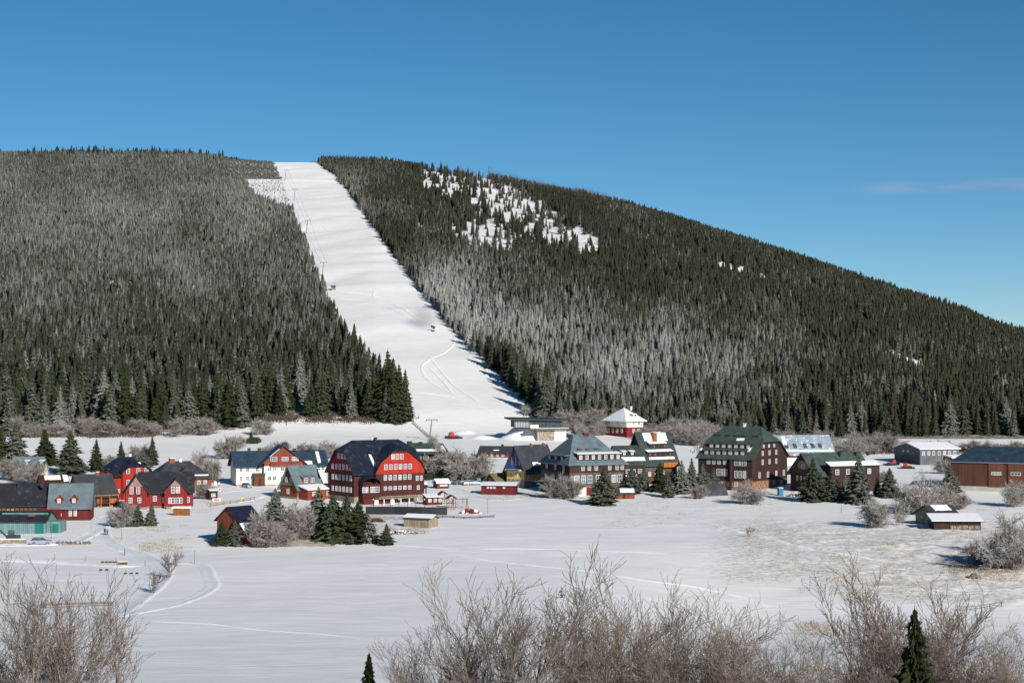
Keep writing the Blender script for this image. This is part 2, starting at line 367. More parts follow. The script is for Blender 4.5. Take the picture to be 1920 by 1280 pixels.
# ------------------------------------------------------------------ terrain
def make_terrain():
    ny, nx = PXG.shape; X = (PXG - 960) / F * YG
    V = np.stack([X, YG, ZG], -1).reshape(-1, 3)
    i = np.arange(nx - 1)[None, :] + nx * np.arange(ny - 1)[:, None]
    Fq = np.stack([i, i + 1, i + nx + 1, i + nx], -1).reshape(-1, 4)
    me = np_mesh('ground', V, Fq, ['snow'])
    py = EYE - F * ZG / YG
    gr = np.zeros_like(ZG)
    def blob(x0, x1, y0, y1, v, soft=22):
        dx = np.maximum(0, np.maximum(x0 - PXG, PXG - x1)) / (soft * 2.2); dy = np.maximum(0, np.maximum(y0 - py, py - y1)) / (soft * .6)
        np.maximum(gr, v * np.exp(-(dx * dx + dy * dy)), out=gr)
    near = YG < 790
    blob(1400, 1850, 992, 1075, .52, 60); blob(1600, 1920, 1075, 1120, .52, 30); blob(1290, 1480, 935, 985, .34); blob(1130, 1230, 940, 962, .42, 16)
    blob(1780, 2100, 1030, 1080, .55, 16); blob(1500, 1560, 1170, 1190, .5, 14); blob(400, 620, 1012, 1022, .7, 8); blob(240, 330, 1000, 1040, .38, 10)
    blob(900, 1100, 915, 935, .42, 10); blob(1380, 1480, 915, 935, .45, 10); blob(680, 790, 965, 1000, .50, 10); blob(0, 260, 1010, 1020, .35, 8)
    gr *= near
    fo = (inside(PXG, py, LEFT_FOREST) | inside(PXG, py, RIGHT_FOREST)) & (YG > 780)
    clear = np.maximum(clearing(PXG, py), inside(PXG, py, SPARSE).astype(float))
    fo = fo.astype(float) * (1 - clear)
    gr = np.maximum(gr, np.where((YG > 780) & (clear > .3), .40 * clear, 0))
    gr = np.maximum(gr, np.where(YG < 150, .35, 0))
    # a rim of dead grass at the foot of the woods
    rim = ((YG > 770) & (YG < 860)) & fo.astype(bool); gr = np.where(rim, .6, gr)
    a = me.attributes.new('grass', 'FLOAT', 'POINT'); a.data.foreach_set('value', gr.ravel().astype(np.float32))
    a = me.attributes.new('forest', 'FLOAT', 'POINT'); a.data.foreach_set('value', fo.ravel().astype(np.float32))
    me.polygons.foreach_set('use_smooth', np.ones(len(me.polygons), bool))
    o = link('ground', me); tag(o, kind='structure'); return o
def clearing(px, py):
    """0 dense wood .. 1 open snow, for the thinned patches high on the right"""
    px = np.asarray(px, float); py = np.asarray(py, float)
    n = fbm(px / 17.0, py / 10.0, 41, 3)
    def e(cx, cy, rx, ry, ang=0):
        c, s = math.cos(R(ang)), math.sin(R(ang)); dx = px - cx; dy = py - cy
        return np.exp(-(((dx * c + dy * s) / rx) ** 2 + ((-dx * s + dy * c) / ry) ** 2))
    m = 1.0 * e(840, 352, 110, 24, 14) + 1.1 * e(905, 446, 95, 34, 12) + .9 * e(970, 385, 150, 38, 22) + .9 * e(1085, 462, 75, 28, 20) + .6 * e(672, 325, 12, 12) + .5 * e(790, 430, 30, 20)
    m = m + 1.0 * e(1440, 530, 34, 14, 25) + .8 * e(1395, 515, 36, 15, 25) + 1.3 * e(1620, 618, 16, 16) + 1.35 * e(1725, 690, 78, 15, 24) + .9 * e(1330, 490, 50, 14, 25) + 1.0 * e(1220, 450, 55, 13, 5)
    m = m + .8 * e(1180, 565, 6, 9) + .6 * e(1068, 520, 5, 9)
    wide = e(930, 395, 210, 75, 22); n2 = fbm(px / 9.0, py / 6.0, 44, 2)
    return np.clip(np.maximum((m * (.30 + 1.35 * n) - .46) * 3.0, (wide * (n2 * 1.25 + .12) - .50) * 2.6), 0, 1)

# ------------------------------------------------------------------ trees
def conifer_mesh(name, H, Rb, seed, levels, nb, sub, crown0=.06, mats=('needle',), ragged=.25, droop=.35, wf=1.0):
    """crown of a spruce: whorls of drooping sprays, each a fan of small needle tufts"""
    rg = random.Random(seed); V = []; T = []
    def tri(a, b, c): n = len(V); V.extend((a, b, c)); T.append((n, n + 1, n + 2))
    lop = [rg.uniform(.82, 1.15) for _ in range(8)]
    for L in range(levels):
        t = (L + rg.uniform(-.3, .3)) / levels; t = min(max(t, 0), .995); h = H * (crown0 + (1 - crown0) * t)
        r = Rb * ((1 - t) ** .82) * (1 - .25 * max(0, .15 - t) / .15)
        k = max(3, int(nb * (1 - .5 * t))); a0 = rg.uniform(0, 6.28)
        for b in range(k):
            an = a0 + 6.283 * b / k + rg.uniform(-.25, .25); rr = r * lop[int((an % 6.283) / 6.284 * 8)] * rg.uniform(1 - ragged, 1 + ragged * .6) + .04 * H * .2
            ca, sa = math.cos(an), math.sin(an); drop = rr * rg.uniform(droop * .6, droop * 1.4); wdt = (rr * rg.uniform(.26, .42) + .012 * H) * wf
            prev = None
            for q in range(sub):
                f0 = q / sub; f1 = (q + 1) / sub + .12
                z0 = h - drop * f0 ** 1.3; z1 = h - drop * min(f1, 1.05) ** 1.3 - .01 * H * rg.random()
                ww = wdt * (1 - f0 * .75)
                for s_ in (-1, 1):
                    p0 = Vector((ca * rr * f0, sa * rr * f0, z0 + .012 * H)); p1 = Vector((ca * rr * f1, sa * rr * f1, z1))
                    sd = s_ * ww * rg.uniform(.7, 1.3); fm = (f0 + f1) / 2 + rg.uniform(-.05, .1)
                    p2 = Vector((ca * rr * fm - sa * sd, sa * rr * fm + ca * sd, (z0 + z1) / 2 - rg.uniform(.2, 1.0) * ww * .8))
                    tri(p0, p1, p2)
            # hanging tuft
            tri(Vector((ca * rr * .5, sa * rr * .5, h)), Vector((ca * rr * .95, sa * rr * .95, h - drop)), Vector((ca * rr * .7, sa * rr * .7, h - drop - rg.uniform(.015, .05) * H)))
    for k in range(7):      # inner body of the crown
        t = k / 7; c = len(V); V.append(Vector((0, 0, H * min(.97, crown0 + (1 - crown0) * (t + .26))))); rr = Rb * (.50 if levels < 50 else .22) * (1 - t) ** .85; z0 = H * (crown0 + (1 - crown0) * t)
        for i in range(12): a = 6.283 * i / 12; q = rr * (rg.uniform(.9, 1.2) if i % 2 else rg.uniform(.5, .7)); V.append(Vector((math.cos(a) * q, math.sin(a) * q, z0 - rg.uniform(0, .03) * H)))
        if droop > 0: T.extend((c, c + 1 + i, c + 1 + (i + 1) % 12) for i in range(12))
    tri(Vector((-.012 * H, 0, H * .95)), Vector((.012 * H, 0, H * .95)), Vector((0, 0, H * 1.02))); tri(Vector((0, -.012 * H, H * .95)), Vector((0, .012 * H, H * .95)), Vector((0, 0, H * 1.02)))
    return np_mesh(name, V, T, mats, 3)
def tier_mesh(name, H, Rb, seed, mat='needle_forest', tiers=9, pts=9):
    """far spruce: ragged overlapping skirts of branches round the stem"""
    rg = random.Random(seed); V = []; T = []
    for k in range(tiers):
        t = k / tiers; zt = H * (.06 + .94 * (t + 1.55 / tiers)); zt = min(zt, H * 1.0); zb = H * (.04 + .94 * t); r = Rb * (1 - t) ** .85 + .02 * H; a0 = rg.uniform(0, 6.28); c = len(V); V.append((rg.gauss(0, .03), rg.gauss(0, .03), zt))
        for i in range(pts * 2):
            a = a0 + math.pi * i / pts + rg.uniform(-.12, .12); q = r * (rg.uniform(.85, 1.35) if i % 2 == 0 else rg.uniform(.38, .62)); V.append((math.cos(a) * q, math.sin(a) * q, zb - (rg.uniform(.0, .045) * H if i % 2 == 0 else -.03 * H)))
        for i in range(pts * 2): T.append((c, c + 1 + i, c + 1 + (i + 1) % (pts * 2)))
    return np_mesh(name, V, T, (mat,), 3)
def trunk_mesh(name, H, r, mat='bark'):
    mb = MB(); mb.tube((0, 0, -.4), (0, 0, H * .55), r, r * .55, 7); mb.tube((0, 0, H * .55), (0, 0, H * .97), r * .55, r * .08, 5)
    me = bpy.data.meshes.new(name); me.from_pydata(mb.v, [], mb.f); me.materials.append(M[mat]); return me
PROTO = {}
def spruce_proto(key, H, Rb, seed, levels, nb, sub, **kw):
    mat = kw.pop('mat', 'needle'); PROTO[key] = (conifer_mesh('crown', H, Rb, seed, levels, nb, sub, mats=(mat,), **kw), trunk_mesh('trunk', H, .014 * H), H)
spruce_proto('tall', 20, 4.0, 1, 27, 11, 4, ragged=.4)
spruce_proto('tall2', 20, 4.6, 2, 27, 11, 4, ragged=.45)
spruce_proto('narrow', 20, 3.3, 3, 28, 10, 4, ragged=.45)
spruce_proto('dark', 20, 4.2, 4, 27, 11, 4, mat='needle_dark', ragged=.45)
spruce_proto('dark2', 20, 5.2, 5, 26, 12, 4, mat='needle_dark', ragged=.42)
spruce_proto('wide', 20, 8.6, 6, 20, 13, 5, mat='needle_dark', crown0=.03, ragged=.4)
spruce_proto('widefrost', 20, 8.0, 7, 20, 13, 5, crown0=.03, ragged=.4)
spruce_proto('near', 20, 5.2, 15, 52, 20, 7, mat='needle_near', ragged=.85, wf=.45, droop=.2)
spruce_proto('sparse', 20, 5.0, 8, 11, 6, 5, mat='needle_dark', ragged=.4, droop=-.25)
def spruce(key, loc, h, label, group=None, rz=None, wide=1.0, name='spruce_tree', cat='spruce'):
    cm, tm, H = PROTO[key]; s = h / H
    o = empty(name, loc, random.uniform(0, 6.28) if rz is None else rz, label, cat, group); o.scale = (s * wide, s * wide, s)
    link('crown', cm, o); link('trunk', tm, o); return o

class Tw:
    """branching skeleton -> tubes"""
    def __init__(s, seed, low=True): s.low = low; s.rg = random.Random(seed); s.A = []; s.B = []; s.ra = []; s.rb = []
    def grow(s, p, d, L, r, lev, maxlev, up, spread, kids, rmin, wig=.16, dropf=.0):
        rg = s.rg; n = max(3, int(5 - lev * .5)); step = L / n; pts = [p]
        for i in range(n):
            d = (d + Vector((rg.gauss(0, wig), rg.gauss(0, wig), rg.gauss(0, wig * .6) + up * .12))).normalized(); q = p + d * step
            r1 = max(rmin, r * (1 - .62 / n * 1.0)); s.A.append(p); s.B.append(q); s.ra.append(r); s.rb.append(r1); p = q; r = r1
            if lev < maxlev:
                k = kids[lev]; c = int(k) + (rg.random() < k - int(k))
                if i == 0 and lev == 0: c = max(0, c - 1) if s.low else 0
                for _ in range(c):
                    ax = d.orthogonal().normalized(); ax.rotate(Matrix.Rotation(rg.uniform(0, 6.28), 3, d)); nd = d.copy(); nd.rotate(Matrix.Rotation(spread * rg.uniform(.6, 1.3), 3, ax))
                    s.grow(p - d * step * rg.random(), nd, L * rg.uniform(.42, .68), max(rmin, r * .58), lev + 1, maxlev, up, spread, kids, rmin, wig * 1.15)
    def mesh(s, name, mat, n=3):
        A = np.array([tuple(a) for a in s.A]); B = np.array([tuple(a) for a in s.B]); ra = np.array(s.ra)[:, None, None]; rb = np.array(s.rb)[:, None, None]
        D = B - A; D /= np.linalg.norm(D, axis=1, keepdims=True) + 1e-9; up = np.where(np.abs(D[:, 2:3]) < .9, [[0, 0, 1.]], [[1., 0, 0]])
        U = np.cross(D, up); U /= np.linalg.norm(U, axis=1, keepdims=True); W = np.cross(D, U)
        an = np.arange(n) * 2 * math.pi / n; ring = U[:, None, :] * np.cos(an)[None, :, None] + W[:, None, :] * np.sin(an)[None, :, None]
        V = np.concatenate([A[:, None, :] + ring * ra, B[:, None, :] + ring * rb], 1).reshape(-1, 3)
        m = len(A); o = (np.arange(m) * 2 * n)[:, None]; k = np.arange(n)[None, :]; k2 = (k + 1) % n
        return np_mesh(name, V, np.stack([o + k, o + k2, o + n + k2, o + n + k], -1).reshape(-1, 4), [mat])
def bare_mesh(seed, H, stems, mat, kids, maxlev, spread, up, rmin, lean=.35, r0=.1, wig=.16, Lf=.62):
    t = Tw(seed, stems > 5 or rmin > .02)
    for k in range(stems):
        a = 6.28 * k / stems + t.rg.uniform(-.5, .5); ln = lean * t.rg.uniform(.3, 1.2) * (1 if stems > 1 else .2)
        t.grow(Vector((math.cos(a) * .15 * (stems > 1), math.sin(a) * .15 * (stems > 1), -.3)), Vector((math.cos(a) * ln, math.sin(a) * ln, 1)).normalized(), H * Lf * t.rg.uniform(.85, 1.1), r0, 0, maxlev, up, spread, kids, rmin, wig)
    me = t.mesh('branches', mat); v = np.zeros(len(me.vertices) * 3, np.float32); me.vertices.foreach_get('co', v); zmax = np.percentile(v[2::3], 99.7) if rmin < .02 else v[2::3].max()
    v *= H / zmax; me.vertices.foreach_set('co', v); me.update(); return me
BARE = {}
def bare_proto(key, H, *a, **k): BARE[key] = (bare_mesh(a[0], H, *a[1:], **k), H)
# near trees (fine twigs), middle-distance trees and shrubs (frosted)
for i_ in range(5): bare_proto('near%d' % i_, 12, 20 + i_, (2, 3, 2, 3, 3)[i_], ('twig', 'twig_tan', 'twig', 'twig_tan', 'twig')[i_], (1.55, 1.5, 1.35, 1.0), 4, R(34), 1.1, .012, r0=.15, lean=.40, wig=.11)
for i_ in range(3): bare_proto('nearpale%d' % i_, 12, 40 + i_, (3, 4, 3)[i_], 'twig_tan', (1.7, 1.6, 1.45, 1.0), 4, R(37), .9, .011, r0=.10, lean=.5, wig=.13)
for i_ in range(3): bare_proto('round%d' % i_, 10, 60 + i_, 6, 'frost', (2.5, 2.3, 2.2), 3, R(42), .25, .035, r0=.11, lean=.9, Lf=.55)
for i_ in range(2): bare_proto('tree%d' % i_, 10, 70 + i_, 1, 'frost_dark', (3.0, 2.5, 2.2), 3, R(48), .4, .035, r0=.14, Lf=.8)
for i_ in range(2): bare_proto('shrub%d' % i_, 10, 80 + i_, 7, 'frost_dark', (2.5, 2.3, 2.0), 3, R(38), .5, .04, r0=.1, lean=.8, Lf=.55)
for i_ in range(2): bare_proto('sapling%d' % i_, 10, 90 + i_, 2, 'twig', (2.0, 1.8), 2, R(40), .6, .06, r0=.12, lean=.3)
def bare(key, loc, h, label, group=None, wide=1.0, name='bare_tree', cat='tree', rz=None):
    me, H = BARE[key]; s = h / H; o = link(name, me, None, loc, random.uniform(0, 6.28) if rz is None else rz); o.scale = (s * wide, s * wide, s)
    return tag(o, label, cat, group)

# ------------------------------------------------------------------ forest (far-off woods: one object; its nearest edge as single trees)
def forest():
    sp = 4.3; xs = np.arange(-1100, 1200, sp); ys = np.arange(792, 2760, sp); X, Y = np.meshgrid(xs, ys)
    X = X + RNG.uniform(-.48, .48, X.shape) * sp; Y = Y + RNG.uniform(-.48, .48, Y.shape) * sp; X = X.ravel(); Y = Y.ravel()
    px = 960 + F * X / Y; k = (px > -330) & (px < 2250); X, Y, px = X[k], Y[k], px[k]
    Z = ground(X, Y); py = EYE - F * Z / Y
    jx = (fbm(X / 14, Y / 14, 71, 2) - .5) * 13; inn = inside(px + jx, py, LEFT_FOREST) | inside(px + jx, py, RIGHT_FOREST); crest = Y > np.interp(px, [900, 1920, 2700], [2600, 2000, 1600]) + 45
    cl = clearing(px, py); r = RNG.random(len(X))
    left = inside(px + jx, py, LEFT_FOREST)
    dw = inside(px, py, DWARF); spz = inside(px, py, SPARSE)
    keep = inn & ~crest & (r > np.clip(cl * 1.1, 0, .93)) & ~(spz & (r < .3))
    # fewer stems where the trees are big
    hl = np.interp(py, [300, 450, 600, 700, 800], [5.5, 6.5, 7.6, 12, 20]); hr = np.interp(py, [330, 450, 600, 700, 820], [8, 9, 8, 7.2, 9.5]) * np.interp(px, [1100, 1600], [1.0, 1.3]); edge = px - np.interp(py, [600, 640, 684, 715, 745, 782], [830, 870, 915, 950, 985, 1003]) + 50 * (fbm(X / 22, Y / 22, 81, 2) - .5) + RNG.normal(0, 9, len(X)); tb = np.clip((58 - edge) / 35, 0, 1) * np.clip((py - 640) / 45, 0, 1) * (px > 780); hr = hr * (1 - tb) + np.interp(py, [650, 720, 790], [12, 18, 20]) * tb
    hb = np.where(left, hl, hr) * (.72 + .55 * fbm(X / 35, Y / 35, 5, 2)) * RNG.uniform(.72, 1.32, len(X))
    hb = np.where(~left & (py > 560) & (py < 650), hb * np.interp(px, [800, 950, 1100], [1.25, 1.1, 1.0]), hb)
    hb = np.where(cl > .25, hb * RNG.uniform(.7, 1.7, len(X)), hb)
    hb = np.where(dw, RNG.uniform(1.5, 2.6, len(X)), hb); hb = np.where(spz, RNG.uniform(1.0, 2.6, len(X)), hb)
    keep &= RNG.random(len(X)) < np.where(hb > 14, .42, np.where(hb > 10, .68, 1.0))
    X, Y, Z, px, py, hb, cl, left, dw = [a[keep] for a in (X, Y, Z, px, py, hb, cl, left, dw)]
    n1 = fbm(px / 90, py / 45, 21, 4)
    fr = np.where(left, np.interp(py, [300, 420, 560, 640, 720, 800], [.40, .42, .37, .27, .19, .20]), 0)
    G = lambda cx, cy, rx, ry: np.exp(-(((px - cx) / rx) ** 2 + ((py - cy) / ry) ** 2))
    frR = .19 + .50 * G(835, 560, 75, 75) + .24 * G(940, 610, 110, 65) + .22 * G(1120, 660, 170, 85) + .25 * G(1260, 700, 320, 85) + .18 * G(650, 370, 70, 60) + .15 * G(1220, 450, 60, 14)
    frR = np.where(px > 1500, frR * .8, frR)
    frR = frR * (1 - tb[keep]) + .10 * tb[keep]; fr = np.where(left, fr, frR) + (n1 - .5) * np.where(left, .30, .38) + RNG.normal(0, .085, len(X)); fr = np.where(dw, .35, fr); fr = np.clip(fr, 0, .95)
    warm = np.clip(.02 + (fbm(px / 60, py / 40, 31, 3) - .5) * 1.5, 0, .6) + np.where(~left, np.interp(px, [1100, 1500], [0, .05]), .0) + .30 * G(1560, 610, 110, 30); warm = np.clip(warm + RNG.normal(0, .06, len(X)), 0, .7)
    warm = np.where(left & (py > 600), warm * .4, warm)
    # nearest edge trees become individuals
    app = hb * F / Y
    base_l = np.interp(px, [-330, 0, 280, 430, 520, 762], [822, 820, 811, 806, 782, 795]); base_r = np.interp(px, [985, 1003, 1060, 1230, 1300, 1560, 1640, 1920, 2250], [745, 782, 800, 806, 830, 846, 850, 846, 850])
    d = np.where(px < 780, base_l, base_r) - py; vis = (px > -20) & (px < 1940)
    score = app - d * 1.3; score = np.where(vis & ((px < 770) | (px > 960)), score, -1e9)
    idx = np.argsort(-score)[:222]; one = np.zeros(len(X), bool); one[idx] = True
    keysL = ['tall', 'tall2', 'dark', 'dark2', 'narrow', 'dark']; keysR = ['tall', 'tall2', 'narrow', 'dark']
    for i in idx:
        lf = px[i] < 780
        if lf: nm = ('wood front above the small cream house at the left edge', 'wood front above the bright red house', 'wood front above the rounded gable house', 'wood front above the cream hotel', 'wood front beside the lower piste')[int(np.searchsorted([150, 290, 420, 600], px[i]))]
        else: nm = ('wood edge right of the lower piste', 'wood front behind the villa', 'wood front above the green hotel', 'wood front above the pale roof', 'wood front behind the grey hall', 'wood front above the rust-brown hall')[int(np.searchsorted([1060, 1260, 1430, 1620, 1790], px[i]))]
        ty_ = ('tall dark' if hb[i] > 17 else 'mid-height dark') if lf else ('frost-dusted tall' if hb[i] > 13 else 'frost-dusted short')
        spruce(random.choice(keysL if lf else keysR), (X[i], Y[i], Z[i]), hb[i], '%s spruce in the %s' % (ty_, nm), '%s spruces in the %s' % (ty_, nm))
    k = ~one; X, Y, Z, hb, fr, warm, dw, py, px, cl, left = [a[k] for a in (X, Y, Z, hb, fr, warm, dw, py, px, cl, left)]
    n = len(X); me = bpy.data.meshes.new('forest'); me.vertices.add(n); me.vertices.foreach_set('co', np.stack([X, Y, Z - .2], -1).ravel().astype(np.float32))
    kind = RNG.integers(0, 5, n); snag = (~left) & (px > 860) & (px < 1140) & (py < np.interp(px, RX, RP) + 10) & (RNG.random(n) < .6); kind = np.where(snag, 5, kind); kind = np.where(dw, 6, kind)
    snag2 = (py < np.interp(px, RX, RP) + 6) & (px > 430) & (px < 700) & (RNG.random(n) < .25); kind = np.where(snag2, 5, kind)
    tall = (py < np.interp(px, RX, RP) + 5) & (px < 700) & (RNG.random(n) < .18); hb = np.where(tall, hb * RNG.uniform(1.3, 2.0, n), hb); fr = np.where(tall, 0, fr)
    def att(nm, arr, ty='FLOAT'): a = me.attributes.new(nm, ty, 'POINT'); a.data.foreach_set('value' if ty != 'FLOAT_VECTOR' else 'vector', np.asarray(arr, np.float32 if ty != 'INT' else np.int32).ravel())
    wd = RNG.uniform(.85, 1.25, n); att('frost', fr); att('warm', warm); att('kind', kind, 'INT')
    att('sca', np.stack([hb / 10 * wd, hb / 10 * wd, hb / 10], -1), 'FLOAT_VECTOR'); att('rot', np.stack([RNG.normal(0, .03, n), RNG.normal(0, .03, n), RNG.uniform(0, 6.28, n)], -1), 'FLOAT_VECTOR')
    o = link('forest', me); tag(o, 'dense frosted spruce forest covering the mountain on both sides of the ski slope', 'forest', kind='stuff')
    pc = bpy.data.collections.new('forest_prototypes')
    for i in range(5):
        q = bpy.data.objects.new('proto_%d' % i, tier_mesh('p', 10, (1.7, 2.0, 1.5, 1.9, 2.2)[i], 100 + i)); pc.objects.link(q)
    t = Tw(5); t.grow(Vector((0, 0, 0)), Vector((0, 0, 1)), 10, .16, 0, 1, .9, R(70), (1.2,), .05, .03); q = bpy.data.objects.new('proto_5', t.mesh('p', 'bark')); pc.objects.link(q)
    q = bpy.data.objects.new('proto_6', conifer_mesh('p', 10, 8, 130, 8, 9, 2, mats=('needle_forest',), ragged=.4)); pc.objects.link(q)
    ng = bpy.data.node_groups.new('scatter', 'GeometryNodeTree'); ng.interface.new_socket('Geometry', in_out='INPUT', socket_type='NodeSocketGeometry'); ng.interface.new_socket('Geometry', in_out='OUTPUT', socket_type='NodeSocketGeometry')
    N = ng.nodes; gi = N.new('NodeGroupInput'); go = N.new('NodeGroupOutput'); ip = N.new('GeometryNodeInstanceOnPoints'); ci = N.new('GeometryNodeCollectionInfo')
    ci.inputs['Collection'].default_value = pc; ci.inputs['Separate Children'].default_value = True; ci.inputs['Reset Children'].default_value = True
    def na(nm, ty): a = N.new('GeometryNodeInputNamedAttribute'); a.data_type = ty; a.inputs[0].default_value = nm; return [s for s in a.outputs if s.enabled and s.name == 'Attribute'][0]
    ip.inputs['Pick Instance'].default_value = True; Lk = ng.links
    Lk.new(gi.outputs[0], ip.inputs['Points']); Lk.new(ci.outputs[0], ip.inputs['Instance']); Lk.new(na('kind', 'INT'), ip.inputs['Instance Index'])
    er = N.new('FunctionNodeEulerToRotation'); Lk.new(na('rot', 'FLOAT_VECTOR'), er.inputs[0]); Lk.new(er.outputs[0], ip.inputs['Rotation'])
    Lk.new(na('sca', 'FLOAT_VECTOR'), ip.inputs['Scale']); Lk.new(ip.outputs[0], go.inputs[0])
    md = o.modifiers.new('scatter', 'NODES'); md.node_group = ng
    print('forest trees', n, flush=True)
ground_ob = make_terrain()
forest()
# ------------------------------------------------------------------ buildings
def clip_poly(poly, z0, z1):
    for sgn, zc in ((1, z0), (-1, z1)):
        out = []
        for i in range(len(poly)):
            a, b = poly[i], poly[(i + 1) % len(poly)]; ia = sgn * (a[1] - zc) >= -1e-6; ib = sgn * (b[1] - zc) >= -1e-6
            if ia: out.append(a)
            if ia != ib: t = (zc - a[1]) / (b[1] - a[1]); out.append((a[0] + (b[0] - a[0]) * t, zc))
        poly = out
        if len(poly) < 3: return []
    return poly
WIN = {}
def win_mesh(w_, h_, fm, pm, cols, rows, pane_in=False):
    k = (round(w_, 1), round(h_, 1), fm, pm, cols, rows, pane_in)
    if k in WIN: return WIN[k]
    w_, h_ = k[0], k[1]; t = .10; mb = MB(); d = .07
    mb.box(-w_ / 2, w_ / 2, -d, .02, h_ / 2 - t, h_ / 2); mb.box(-w_ / 2, w_ / 2, -d, .02, -h_ / 2, -h_ / 2 + t)
    mb.box(-w_ / 2, -w_ / 2 + t, -d, .02, -h_ / 2 + t, h_ / 2 - t); mb.box(w_ / 2 - t, w_ / 2, -d, .02, -h_ / 2 + t, h_ / 2 - t)
    for c in range(1, cols): x = -w_ / 2 + w_ * c / cols; mb.box(x - .035, x + .035, -d + .01, .02, -h_ / 2 + t, h_ / 2 - t)
    for c in range(1, rows): z = -h_ / 2 + h_ * c / rows; mb.box(-w_ / 2 + t, w_ / 2 - t, -d + .02, .02, z - .03, z + .03)
    pb = MB(); pb.box(-w_ / 2 + t, w_ / 2 - t, -.025, .015, -h_ / 2 + t, h_ / 2 - t)
    if pane_in: mb.add(pb.v, pb.f, 1)
    me = bpy.data.meshes.new('window'); me.from_pydata(mb.v, [], mb.f); me.materials.append(M[fm])
    if pane_in: me.materials.append(M[pm]); me.polygons.foreach_set('material_index', mb.m)
    mp_ = bpy.data.meshes.new('pane'); mp_.from_pydata(pb.v, [], pb.f); mp_.materials.append(M[pm]); WIN[k] = (me, mp_); return WIN[k]
class House:
    def __init__(s, name, label, cat, cpx, bpy_, th, group=None, dz=0.0, Y=None):
        if Y is None: x, Y, z = site(cpx, bpy_)
        else: x = (cpx - 960) / F * Y; z = (EYE - bpy_) / F * Y
        s.px, s.py, s.th = cpx, bpy_, th; s.u = Y / F; s.Y = Y
        s.o = empty(name, (x, Y, z + dz), R(th) - math.atan((cpx - 960) / F), label, cat, group); s.c, s.s = math.cos(R(th)), abs(math.sin(R(th))) or 1
        s.blocks = []
    def x(s, px, y=0.0): return ((px - s.px) * s.u + y * math.sin(R(s.th))) / s.c
    def y(s, px): return abs(px - s.px) * s.u / s.s
    def z(s, py): return (s.py - py) * s.u
    def block(s, x0, x1, y0, y1, eave, ridge, wall, roof, axis='x', clip=1.0, hip=0.0, oh=.55, ohe=.45, z0=-1.6, bands=None, prof=None, names=('wall', 'roof'), th=.22, open_end=None):
        """x0..x1, y0..y1 footprint; gabled, clipped or hipped roof with its ridge along axis"""
        if x1 < x0: x0, x1 = x1, x0
        a0, a1, b0, b1 = (x0, x1, y0, y1) if axis == 'x' else (y0, y1, x0, x1)
        ha = (a1 - a0) / 2; hb = (b1 - b0) / 2; am = (a0 + a1) / 2; bm = (b0 + b1) / 2; H_ = ridge - eave
        P3 = (lambda a, b, z: (am + a, bm + b, z)) if axis == 'x' else (lambda a, b, z: (bm + b, am + a, z))
        pr = [(1.0, 0.0)] + (prof or []) + [(0.0, 1.0)]; pr = [(d * hb, eave + t * H_) for d, t in pr]
        m = (pr[1][1] - pr[0][1]) / (pr[0][0] - pr[1][0]); zc = eave + clip * H_
        pts = [(hb + oh, eave - m * oh)] + pr[1:-1] + [(0, ridge)] if True else pr
        full = clip <= 0
        lv = []
        for i, (d, z) in enumerate(pts):
            if i and not full and clip < 1 and pts[i - 1][1] < zc < z:
                t = (zc - pts[i - 1][1]) / (z - pts[i - 1][1]); lv.append((pts[i - 1][0] + (d - pts[i - 1][0]) * t, zc))
            lv.append((d, z))
        def half(z):
            if full:
                zo = lv[0][1]; return (ha + ohe) - (hip + ohe) * (z - zo) / (ridge - zo)
            if clip >= 1 or z <= zc: return ha + ohe
            return ha + ohe - hip * (z - zc) / (ridge - zc)
        off = th + .03; vs = []; fs = []
        for d, z in lv:
            A = max(.05, half(z)); vs += [P3(-A, -d, z + off), P3(A, -d, z + off), P3(A, d, z + off), P3(-A, d, z + off)]
        for i in range(len(lv) - 1):
            q = 4 * i; fs += [(q, q + 1, q + 5, q + 4), (q + 2, q + 3, q + 7, q + 6)]
            if abs(half(lv[i][1]) - half(lv[i + 1][1])) > 1e-4: fs += [(q + 1, q + 2, q + 6, q + 5), (q + 3, q, q + 4, q + 7)]
        # merge the ridge points
        key = {}; nv = []; mp_ = []
        for v in vs:
            k = tuple(round(c, 4) for c in v)
            if k not in key: key[k] = len(nv); nv.append(v)
            mp_.append(key[k])
        fs2 = []
        for f in fs:
            g = []
            for i in f:
                if mp_[i] not in g: g.append(mp_[i])
            if len(g) >= 3: fs2.append(tuple(g))
        if axis == 'y': fs2 = [tuple(reversed(f)) for f in fs2]
        mb = MB(); mb.slab(nv, fs2, th); ro = mb.build(names[1], [roof], s.o)
        # walls, in bands of height
        gp = [(-hb, z0), (hb, z0), (hb, eave)] + [(d, z) for d, z in pr[1:-1] if z < zc or clip >= 1]
        if not full:
            if clip >= 1: gp += [(0, ridge)] + [(-d, z) for d, z in reversed(pr[1:-1])]
            else:
                dz = [d for d, z in lv if abs(z - zc) < 1e-6]; dz = dz[0] if dz else hb
                gp += [(dz, zc), (-dz, zc)] + [(-d, z) for d, z in reversed(pr[1:-1]) if z < zc]
        gp += [(-hb, eave)]
        side = [(-ha, z0), (ha, z0), (ha, eave), (-ha, eave)]
        bl = (bands or []) + [(ridge + 1, wall, names[0])]; zl = z0 - .01; wo_ = None
        for zt, mt, nm in bl:
            mb = MB()
            for sg in (-1, 1):
                p = clip_poly(side, zl, zt)
                if p: mb.add([P3(a, sg * hb, z) for a, z in p], [tuple(range(len(p)))])
                p = clip_poly(gp, zl, zt)
                if p: mb.add([P3(sg * ha, b, z) for b, z in p], [tuple(range(len(p)))])
            zl = zt
            if mb.v: q = mb.build(nm, [mt], s.o); wo_ = q
